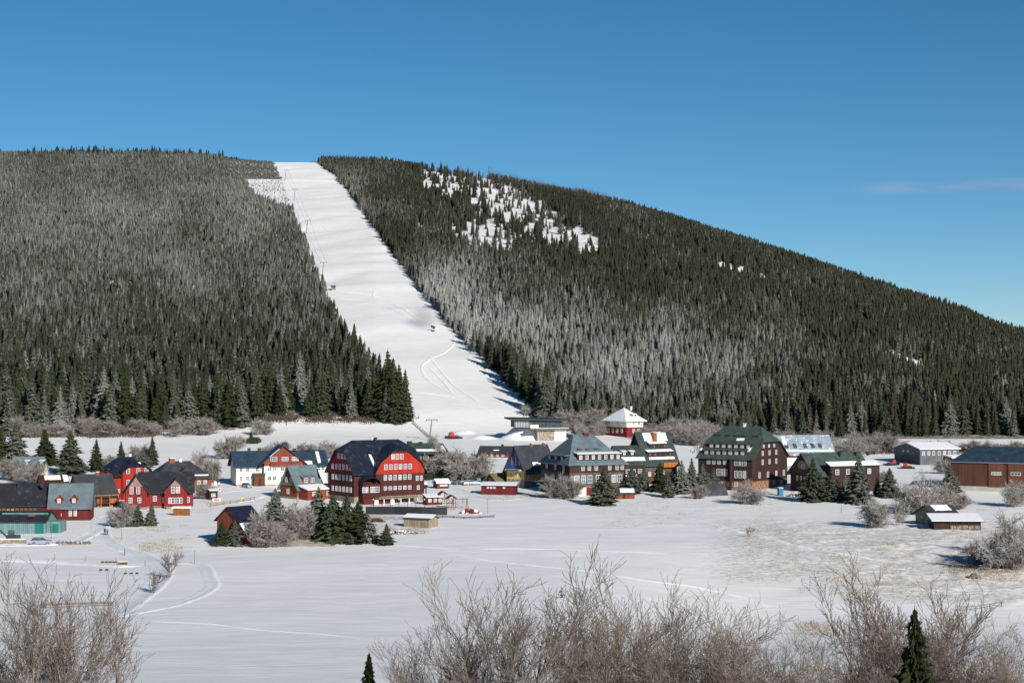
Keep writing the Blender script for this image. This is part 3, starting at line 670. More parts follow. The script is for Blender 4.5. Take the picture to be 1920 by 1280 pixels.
        b = dict(x0=x0, x1=x1, y0=y0, y1=y1, eave=eave, ridge=ridge, m=m, axis=axis, off=off, roof=ro, ha=ha, hb=hb, am=am, bm=bm, P3=P3, oh=oh, lv=lv); s.blocks.append(b); return b
    def win(s, face, plist, zc, w_=1.1, h_=1.5, b=None, fm='white', pm='glass', cols=2, rows=2, plane=None, name='window', parent=None):
        """plist: photo columns along the face (metres if plane coordinates are given as tuple)"""
        b = b or (s.blocks[0] if s.blocks else None)
        for p in plist:
            fme, pme = win_mesh(w_, h_, fm, pm if pm != 'glass' or random.random() < .62 else random.choice(('glass_pale', 'glass_blue')), cols, rows, parent is not None)
            if face == 'F': loc = (s.x(p), (b['y0'] if plane is None else plane) - .01, zc); rz = 0
            elif face == 'L': loc = ((b['x0'] if plane is None else plane) - .01, s.y(p), zc); rz = -math.pi / 2
            else: loc = ((b['x1'] if plane is None else plane) + .01, s.y(p), zc); rz = math.pi / 2
            o = link(name, fme, parent or s.o, loc, rz)
            if parent is None: link('pane', pme, o)
    def span(s, a, b, n): return [a + (b - a) * (i + .5) / n for i in range(n)]
    def dormer(s, b, xa, xb, zb, zt, wall, roof, nwin=0, snow=True, w_=.9, h_=1.0, side='F', gable=False, pm='glass', fm='white', rise=.35, fwd=0):
        """dormer standing on the front (or left) slope of block b; xa, xb photo columns"""
        m = b['m']; dd = (zb - b['eave']) / m - fwd; de = (zt + .3 - b['eave']) / m
        if side == 'F': X0, X1 = sorted((s.x(xa, dd), s.x(xb, dd))); T = lambda a, d, z: (a, b['y0'] + d, z)
        else: X0, X1 = sorted((s.y(xa), s.y(xb))); T = lambda a, d, z: (b['x0'] + d, -a + X0 + X1, z) if side == 'L' else (b['x1'] - d, a, z)
        mb = MB(); xm = (X0 + X1) / 2
        v = [(X0, dd, zb - .3), (X1, dd, zb - .3), (X1, dd, zt), (X0, dd, zt), (X0, de + .3, zb - .3), (X1, de + .3, zb - .3), (X1, de + .3, zt), (X0, de + .3, zt)]
        mb.add([T(*q) for q in v], [(0, 1, 2, 3), (1, 5, 6, 2), (4, 0, 3, 7)])
        if gable: mb.add([T(X0, dd, zt), T(X1, dd, zt), T(xm, dd, zt + (X1 - X0) * .5)], [(0, 1, 2)])
        o = mb.build('dormer', [wall], s.o)
        rb = MB()
        if gable:
            g = (X1 - X0) * .5; e = .3; de2 = (zt + g - b['eave']) / m + .2; deb = de + .2
            rb.slab([T(X0 - e, dd - e, zt - e + .15), T(xm, dd - e, zt + g + .15), T(xm, de2, zt + g + .15), T(X0 - e, deb, zt - e + .15), T(X1 + e, dd - e, zt - e + .15), T(X1 + e, deb, zt - e + .15)], [(0, 1, 2, 3), (1, 4, 5, 2)], .12)
        else:
            e = .3; de2 = (zt + rise - b['eave']) / m + .4
            rb.slab([T(X0 - e, dd - e, zt + .05), T(X1 + e, dd - e, zt + .05), T(X1 + e, de2, zt + rise + .12), T(X0 - e, de2, zt + rise + .12)], [(0, 1, 2, 3)], .14)
        r_ = rb.build('dormer_roof', [roof], o)
        if snow and not gable:
            sb = MB(); e = .15; n = max(3, int((X1 - X0) / 1.0)); vs = []
            for i in range(n + 1):
                a = X0 - e + (X1 - X0 + 2 * e) * i / n; f = .05 * random.random()
                vs.append((T(a, dd - .2 - f, zt + .13 + .06)))
            for i in range(n + 1):
                a = X0 - e + (X1 - X0 + 2 * e) * i / n; k = random.uniform(.7, .98); vs.append(T(a, dd + (de2 - dd) * k, zt + rise * k + .26))
            sb.slab(vs, [(i, i + 1, n + 2 + i, n + 1 + i) for i in range(n)], .13); sb.build('snow_cover', ['rsnow'], o)
        if nwin:
            for k in range(nwin):
                fme, pme = win_mesh(w_, h_, fm, pm if random.random() < .6 else 'glass_pale', 2, 2, True)
                a = X0 + (X1 - X0) * (k + .5) / nwin; p = T(a, dd - .015, (zb + zt) / 2 + .05); link('window', fme, o, p, {'F': 0, 'L': -math.pi / 2, 'R': math.pi / 2}[side])
        return o
    def snow(s, b, a0, a1, t0, t1, side=-1, rag=.12, th=.16, parent=None):
        """patch of snow on a roof slope; a along the ridge in metres from its middle, t up the slope 0..1"""
        n = max(4, int(abs(a1 - a0) / .8)); lo = []; hi = []; hb, ev, rg_ = b['hb'], b['eave'], b['ridge']
        def pt(a, t): return b['P3'](a, side * hb * (1 - t), ev + (rg_ - ev) * t + b['off'] + .02 + th)
        for i in range(n + 1):
            a = a0 + (a1 - a0) * i / n; f = 1 if 0 < i < n else .5
            lo.append(pt(a, t0 + random.uniform(0, rag) * (t1 - t0))); hi.append(pt(a, t1 - random.uniform(0, rag) * (t1 - t0)))
        mb = MB(); fs = [(i, i + 1, n + 2 + i, n + 1 + i) for i in range(n)]
        if (side == 1) != (b['axis'] == 'y'): fs = [tuple(reversed(f)) for f in fs]
        mb.slab(lo + hi, fs, th - .02); return mb.build('snow_patch', ['rsnow'], s.o)
    def chimney(s, px, y, z0, z1, w_=.7, mat='dark', cap=True):
        x = s.x(px, y); mb = MB(); mb.box(x - w_ / 2, x + w_ / 2, y - w_ / 2, y + w_ / 2, z0, z1)
        o = mb.build('chimney', [mat], s.o)
        if cap: cb = MB(); cb.box(x - w_ / 2 - .12, x + w_ / 2 + .12, y - w_ / 2 - .12, y + w_ / 2 + .12, z1, z1 + .15); cb.build('cap', ['rsnow' if mat != 'dark' else 'dark'], o)
        return o
    def box(s, name, x0, x1, y0, y1, z0, z1, mat, parent=None):
        if x1 < x0: x0, x1 = x1, x0
        mb = MB(); mb.box(x0, x1, y0, y1, z0, z1); return mb.build(name, [mat], parent or s.o)
    def lean(s, x0, x1, y0, y1, zf, zb, wall, roof, snow=False, z0=-1.5, names=('annex_wall', 'annex_roof'), oh=.4):
        """single-pitch shed, low in front"""
        if x1 < x0: x0, x1 = x1, x0
        mb = MB(); mb.add([(x0, y0, z0), (x1, y0, z0), (x1, y1, z0), (x0, y1, z0), (x0, y0, zf), (x1, y0, zf), (x1, y1, zb), (x0, y1, zb)], [(0, 1, 5, 4), (1, 2, 6, 5), (2, 3, 7, 6), (3, 0, 4, 7)])
        mb.build(names[0], [wall], s.o); m = (zb - zf) / (y1 - y0)
        rb = MB(); rb.slab([(x0 - oh, y0 - oh, zf - m * oh + .2), (x1 + oh, y0 - oh, zf - m * oh + .2), (x1 + oh, y1 - .02, zb + .2), (x0 - oh, y1 - .02, zb + .2)], [(0, 1, 2, 3)], .18); rb.build(names[1], [roof], s.o)
        if snow:
            sb = MB(); sb.slab([(x0 - oh + .1, y0 - oh + .1, zf - m * oh + .36), (x1 + oh - .1, y0 - oh + .1, zf - m * oh + .36), (x1 + oh - .1, y1 - .1, zb + .36), (x0 - oh + .1, y1 - .1, zb + .36)], [(0, 1, 2, 3)], .15); sb.build('snow_cover', ['rsnow'], s.o)
        return dict(x0=x0, x1=x1, y0=y0, y1=y1, eave=zf, ridge=zb, m=m, axis='x')

# --- 1 big red hotel with the black clipped roof
h = House('red_hotel', 'largest red timber hotel, black clipped roof and rows of white windows', 'hotel', 664, 944, 30); X, Z = h.x, h.z
D = h.y(614); L = X(795)
b = h.block(0, L, 0, D, Z(884), Z(829), 'red', 'navy', clip=.66, hip=4.5, oh=1.0, ohe=.8, bands=[(Z(932), 'stone_tan', 'plinth'), (Z(886), 'maroon', 'lower_wall')])
wg = h.block(X(700), X(793), -1.6, D * .5, Z(884), Z(836), 'red_bright', 'navy', axis='y', clip=.74, hip=3.5, oh=.9, ohe=.7, prof=[(.84, .30)], bands=[(Z(932), 'stone_tan', 'plinth'), (Z(890), 'maroon', 'lower_wall')], names=('gable_wall', 'gable_roof'))  # brighter red than the left gable puts the sun's light into its boards
for zz, n, a, c, hh in ((858, 3, 728, 753, 1.5), (877, 6, 714, 770, 1.5), (897, 6, 713, 769, 1.5), (917, 6, 713, 769, 1.1)): h.win('F', h.span(a, c, n), Z(zz), 1.05, hh, wg)
h.win('F', [779, 787], Z(900), .9, 1.4, wg); h.win('F', [781], Z(918), .9, 1.2, wg)
for zz, n, a, c in ((857, 3, 631, 651), (877, 6, 620, 661), (897, 6, 620, 661), (919, 6, 620, 661)): h.win('L', h.span(a, c, n), Z(zz), 1.1, 1.55, b)
# covered porch in the corner
pb = MB(); cx_, rr_ = X(688), X(702) - X(675)
n_ = 9; vs = []
for i in range(n_ + 1):
    an = math.pi * i / n_; vs += [(cx_ - math.cos(an) * rr_ * .62, -3.0, Z(908) + math.sin(an) * 2.1), (cx_ - math.cos(an) * rr_ * .62, .02, Z(905) + math.sin(an) * 2.4)]
pb.slab(vs, [(2 * i, 2 * i + 2, 2 * i + 3, 2 * i + 1) for i in range(n_)], .15); pb.build('porch_roof', ['navy'], h.o)
h.box('porch_wall', X(672), X(704), -2.7, -.02, -1, Z(907), 'maroon'); h.win('F', [690, 698, 706][:2], Z(918), 1.6, 1.7, plane=-2.7); h.win('F', [673, 679], Z(918), .9, 1.6, plane=-2.72)
h.snow(b, -4.7, -3.9, .12, .5, rag=.02); h.chimney(704, D * .5, Z(835), Z(824), .9); h.chimney(698, D * .52, Z(832), Z(824), .5, 'white')
h.box('basement_wall', X(668), X(724), -4.4, -2.72, -1.5, Z(934), 'red_dark'); h.box('terrace_roof', X(690), X(772), -6.2, -1.7, Z(935), Z(933.5), 'tan')
for i in range(5): h.box('terrace_post', X(700 + i * 16), X(701.2 + i * 16), -6.1, -5.9, -1.2, Z(935.3), 'white')
# --- annex to its right
h = House('red_annex', 'small dark red annex with snowy dark roof against the big red hotel', 'annex', 778, 938, 24); X, Z = h.x, h.z
b = h.block(0, X(800), 0, 6, Z(913), Z(903), 'red_dark', 'navy', clip=.3, hip=1.5, oh=.4); h.win('F', [785, 794], Z(921), 1.0, 1.3); h.snow(b, -.5, 2.6, .2, .6)
# --- 2 white hotel with three wings
h = House('white_hotel', 'cream plaster hotel with dark roofs and brown balcony gable in its middle', 'hotel', 443, 911, 9); X, Z = h.x, h.z
D = 12
b = h.block(0, X(612), 0, D, Z(874), Z(848), 'cream', 'midnight', clip=1, oh=.7, ohe=1.0, bands=[(Z(908), 'stone_tan', 'plinth')])
g = h.block(X(493), X(566), -2.0, D * .6, Z(866), Z(837), 'cream', 'midnight', axis='y', oh=1.6, ohe=.9, bands=[(Z(908), 'stone_tan', 'plinth'), (Z(874), 'cream', 'lower_wall'), (Z(830), 'redbrown', 'gable_wall')])
h.win('F', [511, 532, 551], Z(861), 2.2, 1.3, g, cols=3); h.box('balcony', X(504), X(560), -3.1, -2.02, Z(874), Z(869), 'redbrown')
for zz in (880, 897): h.win('F', [452, 464, 482], Z(zz), 1.1, 1.6, b); h.win('F', [503, 512, 527, 534, 545, 553], Z(zz), 1.3, 1.2 if zz == 880 else 1.4, g)
h.win('F', [598, 606], Z(880), 1.1, 1.5, b)
h.box('porch', X(474), X(494), -2.6, -.02, -1, Z(890), 'brown'); h.box('porch_roof', X(473), X(495), -3.0, -.02, Z(890) + .01, Z(887), 'charcoal'); h.box('door', X(482), X(488), -2.68, -2.62, 0, Z(897), 'red_dark')
for px_ in (467, 486): h.chimney(px_, D / 2, Z(850), Z(842.5), .9, 'dark')
for px_ in (532, 537, 553, 582): h.chimney(px_, D / 2 - 1, Z(846), Z(832 if px_ < 540 else 844), .9, 'dark')
h.snow(b, 6.2, 10.4, .0, .22); h.snow(b, 12.3, 13.4, .05, .9); h.snow(g, -5.5, -4.6, .25, .8, side=-1)
# --- 3 blue-grey cottage with restaurant lean-to
h = House('grey_roof_cottage', 'steep cottage with blue-grey metal roof and brown gable before the cream hotel', 'cottage', 557, 936, 37); X, Z = h.x, h.z
b = h.block(0, X(604), 0, h.y(526), Z(912), Z(875), 'brown', 'slate', oh=.9, ohe=.7, bands=[(Z(932), 'stone_tan', 'plinth'), (Z(913), 'redbrown', 'lower_wall')])
h.win('L', [537, 546], Z(900), 1.2, 1.5); h.win('L', [540], Z(922), 1.1, 1.6); h.box('sign_board', -.2, -.03, h.y(553), h.y(528), Z(911), Z(905), 'oldgreen')
h.dormer(b, 568, 592, Z(907), Z(896), 'redbrown', 'slate', 2, snow=False, w_=1.3, h_=1.3, rise=.8)
h.lean(X(560), X(641), -4.5, -.05, Z(917), Z(911), 'redbrown', 'rsnow', True); h.win('F', [573, 600, 622], Z(925), 1.8, 1.2, plane=-4.5)
# --- 4 small dark-roofed barn
h = House('red_barn', 'low red barn among trees with black roof and snowy lean-to', 'barn', 447, 1022, 42); X, Z = h.x, h.z
b = h.block(0, X(488), 0, h.y(407), Z(976), Z(953), 'redbrown', 'navy', oh=.7, ohe=.5); h.lean(X(449), X(488), -2.8, -.05, Z(1001), Z(978), 'red', 'rsnow', True)
h.win('F', [468], Z(1009), 1.3, .8, plane=-2.8)
# --- 5 teal barn pair
h = House('black_roof_barn', 'long dark barn with a row of small orange windows under its black roof', 'barn', 90, 975, -9); X, Z = h.x, h.z
b = h.block(X(-60), 0, 0, 13, Z(946), Z(909), 'darkbrown', 'black', oh=.6); h.win('F', [2 + 8 * i for i in range(9)], Z(955), .8, .7, b, fm='orange', cols=1, rows=1); h.chimney(37, 5, Z(925), Z(907), .8)
h = House('teal_shed', 'long low teal shed with dark lean-to roof and green door by parking', 'shed', 85, 1000, -16); X, Z = h.x, h.z
b = h.block(X(-60), 0, 0, 10, Z(978), Z(962), 'teal', 'black', oh=.5, ohe=.4, clip=1); h.box('door', X(82), X(66), -.12, -.02, 0, Z(981), 'teal_dark'); h.box('upper_band', X(0), X(84), 3, 3.3, Z(966), Z(963), 'teal'); h.box('brown_hatch', X(54), X(66), -.1, -.02, Z(968) , Z(964.5), 'redbrown')
h.box('side_wing', .02, 3.4, 1.2, 7, -1, Z(978), 'teal'); h.box('wing_door', 1, 3.0, 1.05, 1.18, -.1, Z(983), 'teal_dark')
# --- 6 dark red house with grey-blue roof
h = House('dark_red_house', 'dark red house with blue-grey roof and two small pointed dormers', 'house', 170, 975, -5); X, Z = h.x, h.z
b = h.block(X(94), 0, 0, 10, Z(948), Z(909), 'red_dark', 'slate', oh=.8)
for a in (107, 134): h.dormer(b, a, a + 11, Z(943), Z(934), 'redbrown', 'redbrown', 1, gable=True, w_=.8, h_=1.1, fwd=.4)
h.win('F', [133, 142, 114, 106], Z(961), .8, 1.6, b); h.lean(X(84), X(116), -7, -.05, Z(968), Z(953), 'red', 'red'); h.win('F', [100, 105, 110], Z(975), .6, .9, plane=-7); h.chimney(81, 5.5, Z(915), Z(907), .8)
# --- 7 brown house
h = House('brown_house', 'brown and ochre wooden house with plain black roof', 'house', 152, 953, 22); X, Z = h.x, h.z
b = h.block(0, X(219), 0, h.y(127), Z(928), Z(893), 'orange', 'charcoal', oh=.9, bands=[(Z(950), 'stone', 'plinth')]); h.box('veranda_beam', X(152), X(219), -1.3, -.9, Z(931), Z(929), 'orange')
for a, c, mt in ((159, 169, 'darkbrown'), (171, 181, 'darkbrown'), (191, 203, 'darkbrown')): h.box('door_panel', X(a), X(c), -.12, -.02, 0, Z(933), mt)
h.win('F', [165], Z(940), 1.3, 1.6, plane=-.13); h.box('balcony', X(156), X(215), -1.3, -.14, Z(946), Z(945), 'brown')
for i in range(5): h.box('post', X(153 + 16 * i), X(154.3 + 16 * i), -1.25, -1.0, -.5, Z(931), 'orange')
h.chimney(182, h.y(127) / 2, Z(897), Z(888), .8, 'brick')
# --- 8 bright red house with half-hipped dark blue roof
h = House('bright_red_house', 'brightest red tall house with dark blue hipped roof and snow patches', 'house', 214, 938, 38); X, Z = h.x, h.z
b = h.block(0, X(283), 0, h.y(184), Z(888), Z(860), 'red_bright', 'navy', clip=.15, hip=5, oh=.9)
g = h.block(X(226), X(275), -1.2, 6, Z(884), Z(866), 'red_bright', 'navy', axis='y', clip=.4, hip=2.4, oh=.7, names=('gable_wall', 'gable_roof'))
h.win('F', [235, 254, 269], Z(884), 1.3, 1.5, g); h.win('F', [235, 262], Z(905), 1.2, 1.5, g); h.win('F', [222], Z(921), .9, 1.2, b); h.win('L', [192, 203], Z(885) + .2, 1.2, 1.5, b, fm='orange'); h.win('L', [195, 205], Z(905), 1.2, 1.5, b)
h.snow(g, -2.5, -1.0, .1, .6, side=1); h.snow(b, 1.8, 4.6, .1, .6); h.chimney(243, 5, Z(864), Z(855), .7, 'white')
# --- 9 red house with black roof and two gables
h = House('red_gable_house', 'crimson house with mossy black roof and two gables, frosted tree in front', 'house', 273, 953, 1.5); X, Z = h.x, h.z
b = h.block(X(262), X(361), 0, 11, Z(921), Z(888), 'red', 'black', oh=.8, bands=[(Z(949), 'stone', 'plinth')])
g1 = h.block(X(236), X(275), -3.0, 8, Z(920), Z(892), 'pinkboard', 'black', axis='y', oh=.7, bands=[(Z(949), 'stone', 'plinth'), (Z(911), 'red', 'lower_wall')], names=('gable_wall', 'gable_roof'))
g2 = h.block(X(307), X(349), -2.4, 6, Z(921), Z(899), 'pinkboard', 'black', axis='y', oh=.6, bands=[(Z(949), 'stone', 'plinth'), (Z(911), 'red', 'lower_wall')], names=('gable_wall', 'gable_roof'))
h.win('F', [247, 259], Z(918), 1.0, 1.9, g1); h.win('F', [245, 261], Z(936), 1.0, 1.5, g1); h.win('F', [323, 332], Z(918), 1.1, 1.8, g2); h.win('F', [317.5, 322.5, 327.5, 332.5, 337], Z(938), .9, 1.7, g2, cols=1); h.win('F', [307, 351], Z(938), 1.0, 1.6, b); h.win('F', [290], Z(935), 1.0, 1.5, b)
h.box('steps', X(310), X(326), -3.6, -2.5, -1, .5, 'stone_tan')
# --- 10 dark grey roofed house
h = House('rounded_gable_house', 'rusty brown house with wide dark grey hipped roof and rounded dormer', 'house', 300, 918, 14); X, Z = h.x, h.z
b = h.block(X(292), X(396), 0, 13, Z(895), Z(868), 'redbrown', 'charcoal', clip=0, hip=5.5, oh=.9, bands=[(Z(913), 'stone', 'plinth')])
g = h.block(X(336), X(362), -1.2, 6, Z(893), Z(876), 'redbrown', 'charcoal', axis='y', clip=.55, hip=1.5, oh=.5, prof=[(.75, .5)], names=('gable_wall', 'gable_roof'))
h.win('F', [384, 372], Z(906), 1.1, 1.3, b); h.win('F', [349], Z(888), 1.0, 1.2, g); h.snow(g, -2.8, 1.0, .4, .85, side=-1); h.chimney(322, 6.5, Z(872), Z(861), 1.6, 'brick'); h.chimney(338, 6.5, Z(870), Z(864), .8, 'white'); h.snow(b, 3.5, 8.2, .0, .06)
# --- 11 small white house far left, and brick annex
h = House('small_white_house', 'low cream house with blue-grey roof and two snowy dormers, left edge', 'house', 74, 897, -18); X, Z = h.x, h.z
b = h.block(X(20), 0, 0, 9, Z(883), Z(858), 'cream', 'slate', oh=.8, bands=[(Z(895), 'stone', 'plinth')])
for a in (48, 75): h.dormer(b, a - 1, a + 15 - 8, Z(872), Z(865), 'brown', 'charcoal', 1, w_=.9, h_=.8)
h.win('F', [32, 46, 66], Z(890), 1.1, 1.2, b); h.snow(b, -5, 6.5, .0, .14)
h = House('snowy_roof_outbuilding', 'brick-brown outbuilding with patchy snow on its roof below the small white house', 'outbuilding', 78, 911, 10); X, Z = h.x, h.z
b = h.block(0, X(126), 0, 7, Z(906), Z(893), 'stone_orange', 'maroon', oh=.4); h.snow(b, -3, 2.2, .3, .9); h.snow(b, 3, 4.6, .0, .95); h.win('F', [86, 108], Z(908.5), .9, .5)
# --- 12 green-roofed building behind the red hotel
h = House('green_roof_house', 'white-walled house with mossy green roof and two chimneys behind the red hotel', 'house', 818, 889, -20); X, Z = h.x, h.z
b = h.block(X(756), 0, 0, 11, Z(848), Z(833), 'plaster', 'green', oh=1.2, bands=[(Z(866), 'plaster', 'lower_wall'), (Z(846), 'brown', 'gallery_wall')])
h.win('F', [785, 799], Z(858), 1.8, 1.6, b); h.win('F', [790, 806], Z(875), 1.2, 1.4, b); h.box('balcony', X(770), X(812), -1.6, -.02, Z(868), Z(866), 'darkbrown'); h.chimney(767, 5, Z(836), Z(828), 1.5, 'green_dark'); h.chimney(788, 5, Z(836), Z(829), 1.2, 'green_dark'); h.snow(b, -6, 7, .0, .25)
# --- 13 long low building
h = House('long_low_house', 'long low dark-roofed building with snow on the ground behind bare tree', 'building', 957, 858, -12); X, Z = h.x, h.z
b = h.block(X(897), 0, 0, 8, Z(850), Z(838), 'redbrown', 'charcoal', oh=.6); h.win('F', [912, 922, 933, 943], Z(853.5), 1, .9); h.box('white_hatch', X(924), X(934), 1.2, 3, Z(849), Z(843.5), 'white'); h.chimney(942, 4, Z(840), Z(834.5), .8)
# --- 14 blue and yellow house
h = House('blue_yellow_house', 'blue gabled house with yellow ground floor and dark grey roof', 'house', 983, 915, 50); X, Z = h.x, h.z
D = h.y(950)
b = h.block(0, X(1040), 0, D, Z(876), Z(837), 'blue', 'charcoal', oh=1.3, ohe=1.1, bands=[(Z(899), 'stone_tan', 'plinth'), (Z(883), 'yellow', 'lower_wall')], prof=None)
for zz, hh in ((862, 3.0), (850, 2.0)): h.win('L', [960, 967, 974] if zz == 862 else [967], Z(zz) - .5, .8, hh, b, fm='orange', cols=1, rows=1)
h.box('balcony', -1.6, -.02, .6, D - .6, Z(883), Z(880), 'yellow'); h.box('balcony_band', -1.66, -1.61, 1.2, D - 1.2, Z(882.5), Z(880.5), 'blue'); h.win('L', [958, 968, 976], Z(891), 1.2, 1.5, b); h.win('F', [993], Z(891), 1.4, 1.5, b)
h.snow(b, -3, 7, .0, .16); h.chimney(996, D / 2, Z(841), Z(833), .7, 'oldgreen'); h.chimney(1020, D / 2, Z(841), Z(833), .7, 'oldgreen')
# --- 15 big hotel with blue-grey hipped roof
h = House('grey_hotel', 'large hotel with blue-grey hipped roof above brown boards and stone floor', 'hotel', 1068, 930, 27); X, Z = h.x, h.z
D = h.y(1012); L = X(1175)
b = h.block(0, L, 0, D, Z(869.5), Z(818), 'darkbrown', 'slate', clip=0, hip=6.5, oh=.7, ohe=.7, bands=[(Z(887), 'shingle', 'stone_floor')])
h.dormer(b, 1083, 1166, Z(865), Z(852), 'darkbrown', 'slate', 7, w_=1.0, h_=1.3)
o = h.box('side_dormer', .3, 5.0, h.y(1056), h.y(1025), Z(868), Z(856), 'darkbrown'); ww = win_mesh(1.1, 1.4, 'white', 'glass', 2, 2, True)[0]
for pp in (1029, 1041, 1053): link('window', ww, o, (.28, h.y(pp) + .4, Z(861.5)), -math.pi / 2)
mb = MB(); mb.slab([(-.1, h.y(1060), Z(855.0)), (-.1, h.y(1021), Z(855.0)), (5.5, h.y(1021), Z(850)), (5.5, h.y(1060), Z(850))], [(0, 1, 2, 3)], .2); mb.build('side_dormer_roof', ['slate'], o)
for zz, ls, lf in ((878, [1024, 1041, 1057], [1093, 1105, 1118, 1144, 1158, 1168]),): h.win('L', ls, Z(zz), 1.2, 1.5, b); h.win('F', lf, Z(zz), 1.1, 1.5, b)
h.win('F', [1082, 1094, 1106, 1122, 1152, 1163], Z(899), 1.6, 2.4, b); h.win('L', [1022, 1038], Z(899), 1.2, 2.0, b); h.win('F', [1074], Z(899), 1.2, 2.0, b); h.win('L', [1060], Z(918), 1.2, 1.4, b)
h.box('plinth', X(1068) - .1, X(1140), -.35, -.05, -1.5, Z(912), 'stone'); h.box('white_wall', X(1077), X(1098), -.45, -.37, -.3, Z(914), 'plaster'); h.box('door', X(1098), X(1112), -.5, -.38, -.3, Z(914), 'red')
for px_ in (1096, 1111, 1127): 
    e = MB(); xx = X(px_ + 4); zb = Z(845); yy = (zb - b['eave']) / b['m']; e.box(xx - .8, xx + .8, yy - .6, yy + .8, zb, zb + .5); e.build('roof_hatch', ['charcoal'], h.o)
h.chimney(1098, D / 2, Z(822), Z(814.5), 1.8, 'red_dark', False)
h.box('canopy', X(1040) - 6, X(1046) - 3, 2, 9, Z(902), Z(900), 'dark')
# --- 16 stepped green-roofed house with orange chimney
h = House('stepped_roof_house', 'house with stepped green roofs, snow on its dormers and orange chimney', 'house', 1210, 908, 40); X, Z = h.x, h.z
D = h.y(1175)
b = h.block(0, X(1270), 0, D, Z(865), Z(812), 'shingle', 'green_dark', oh=.9, ohe=.8, bands=[(Z(884), 'brown', 'lower_wall')])
for zb, zt in ((843, 833), (858, 848)): h.dormer(b, 1217 if zb == 843 else 1214, 1250 if zb == 843 else 1262, Z(zb), Z(zt), 'darkbrown', 'green_dark', 5, w_=.9, h_=.7, pm='glass', fm='darkbrown', rise=.8)
h.snow(b, -4.5, 5.5, .66, .97); h.snow(b, -5, 6, .02, .10); h.chimney(1226, D * .36, Z(834), Z(812), 1.5, 'brick'); h.box('balcony', X(1240), X(1268), -1.4, -.02, Z(877), Z(868), 'orange'); h.win('F', [1218, 1230, 1244, 1260], Z(889), 1.1, 1.4, b); h.win('L', [1186, 1197], Z(848), 1, 1.2, b)
h = House('low_green_roof_wing', 'lower wing with two snowy dormers right of the grey hotel', 'house', 1162, 912, 24); X, Z = h.x, h.z
b = h.block(0, X(1208), 0, 11, Z(868), Z(838), 'plaster', 'green_dark', oh=.8, bands=[(Z(890), 'plaster', 'plinth'), (Z(873), 'darkbrown', 'lower_wall')])
for a in (1166, 1181): h.dormer(b, a, a + 9, Z(855), Z(848), 'darkbrown', 'green_dark', 1, w_=.9, h_=.8)
h.snow(b, -5, 5, .05, .28); h.win('F', [1173, 1185, 1198], Z(867) - .6, 1.9, 1.2, b); h.win('F', [1177, 1188, 1200], Z(884), 1.4, 1.3, b); h.box('porch', X(1195), X(1206), -2, -.02, -.5, Z(890), 'red_dark')
# --- 17 white villa
h = House('white_villa', 'cream villa with snow-covered hipped roof and red boarded lower floor', 'villa', 1175, 820, 38); X, Z = h.x, h.z
D = h.y(1134)
b = h.block(0, X(1206), 0, D, Z(787), Z(766), 'cream', 'rsnow', clip=0, hip=h.y(1134) * .35, oh=1.3, ohe=1.3, bands=[(Z(801), 'red', 'lower_wall')])
h.win('L', [1142, 1158], Z(793), 1.2, 1.6, b); h.win('F', [1188, 1198], Z(793), 1.2, 1.6, b); h.win('L', [1141, 1149, 1157, 1166], Z(808), 1.3, 2.0, b); h.win('F', [1188, 1197], Z(808), 1.3, 1.8, b)
h.dormer(b, 1184, 1193, Z(782), Z(777), 'darkbrown', 'rsnow', 1, w_=1.2, h_=.7); h.box('dormer', 1.8, 4, h.y(1152), h.y(1144), Z(783), Z(779), 'darkbrown'); h.chimney(1183, D / 2, Z(770), Z(763), .8, 'plaster')
# --- 18 ski station
h = House('ski_station', 'modern flat-roofed ski station with glass front and concrete terrace at slope foot', 'ski station', 1008, 826, 12); X, Z = h.x, h.z
h.box('upper_floor', X(967), X(1056), 2, 11, Z(801), Z(787), 'grey_panel'); mb = MB()
mb.slab([(X(956), 0, Z(784)), (X(1058), 0, Z(786.5)), (X(1058), 13, Z(785.5)), (X(956), 13, Z(782.5))], [(0, 1, 2, 3)], .7); mb.build('flat_roof', ['dark'], h.o)
o = h.box('glass_front', X(1003), X(1055), 1.6, 1.98, Z(800), Z(788.5), 'glass')
for i in range(8): h.box('mullion', X(1003 + i * 7), X(1003.7 + i * 7), 1.5, 1.59, Z(800), Z(788.5), 'dark')
o = h.box('metal_cladding', X(967), X(994), 1.8, 1.98, Z(801), Z(788), 'metal')
for i in range(9): h.box('cladding_rib', X(968.2 + i * 3), X(969 + i * 3), 1.7, 1.79, Z(801), Z(788), 'dark')
h.box('terrace_slab', X(992), X(1064), -3, 13, Z(803.5), Z(801.2), 'concrete'); h.box('terrace_parapet', X(992), X(1007), -3, -2.7, Z(801.1), Z(796), 'plaster'); h.box('base_wall', X(1008), X(1062), 0, 12, -1.5, Z(803.6), 'concrete'); h.box('garage_recess', X(1011), X(1039), -.12, -.02, -.5, Z(808), 'stone_tan'); h.box('plaster_wall', X(1040), X(1061), -.1, -.02, -.5, Z(806), 'plaster')
for i in range(10): h.box('railing_post', X(1003 + i * 6), X(1003.5 + i * 6), -2.9, -2.8, Z(801.1), Z(796.5), 'dark')
h.box('handrail', X(1003), X(1062), -2.9, -2.8, Z(796.4), Z(795.9), 'dark')
# --- 19 green hotel
h = House('green_roof_hotel', 'large dark brown hotel with green roof, two rows of roof windows and tall gable', 'hotel', 1410, 921, -27); X, Z = h.x, h.z
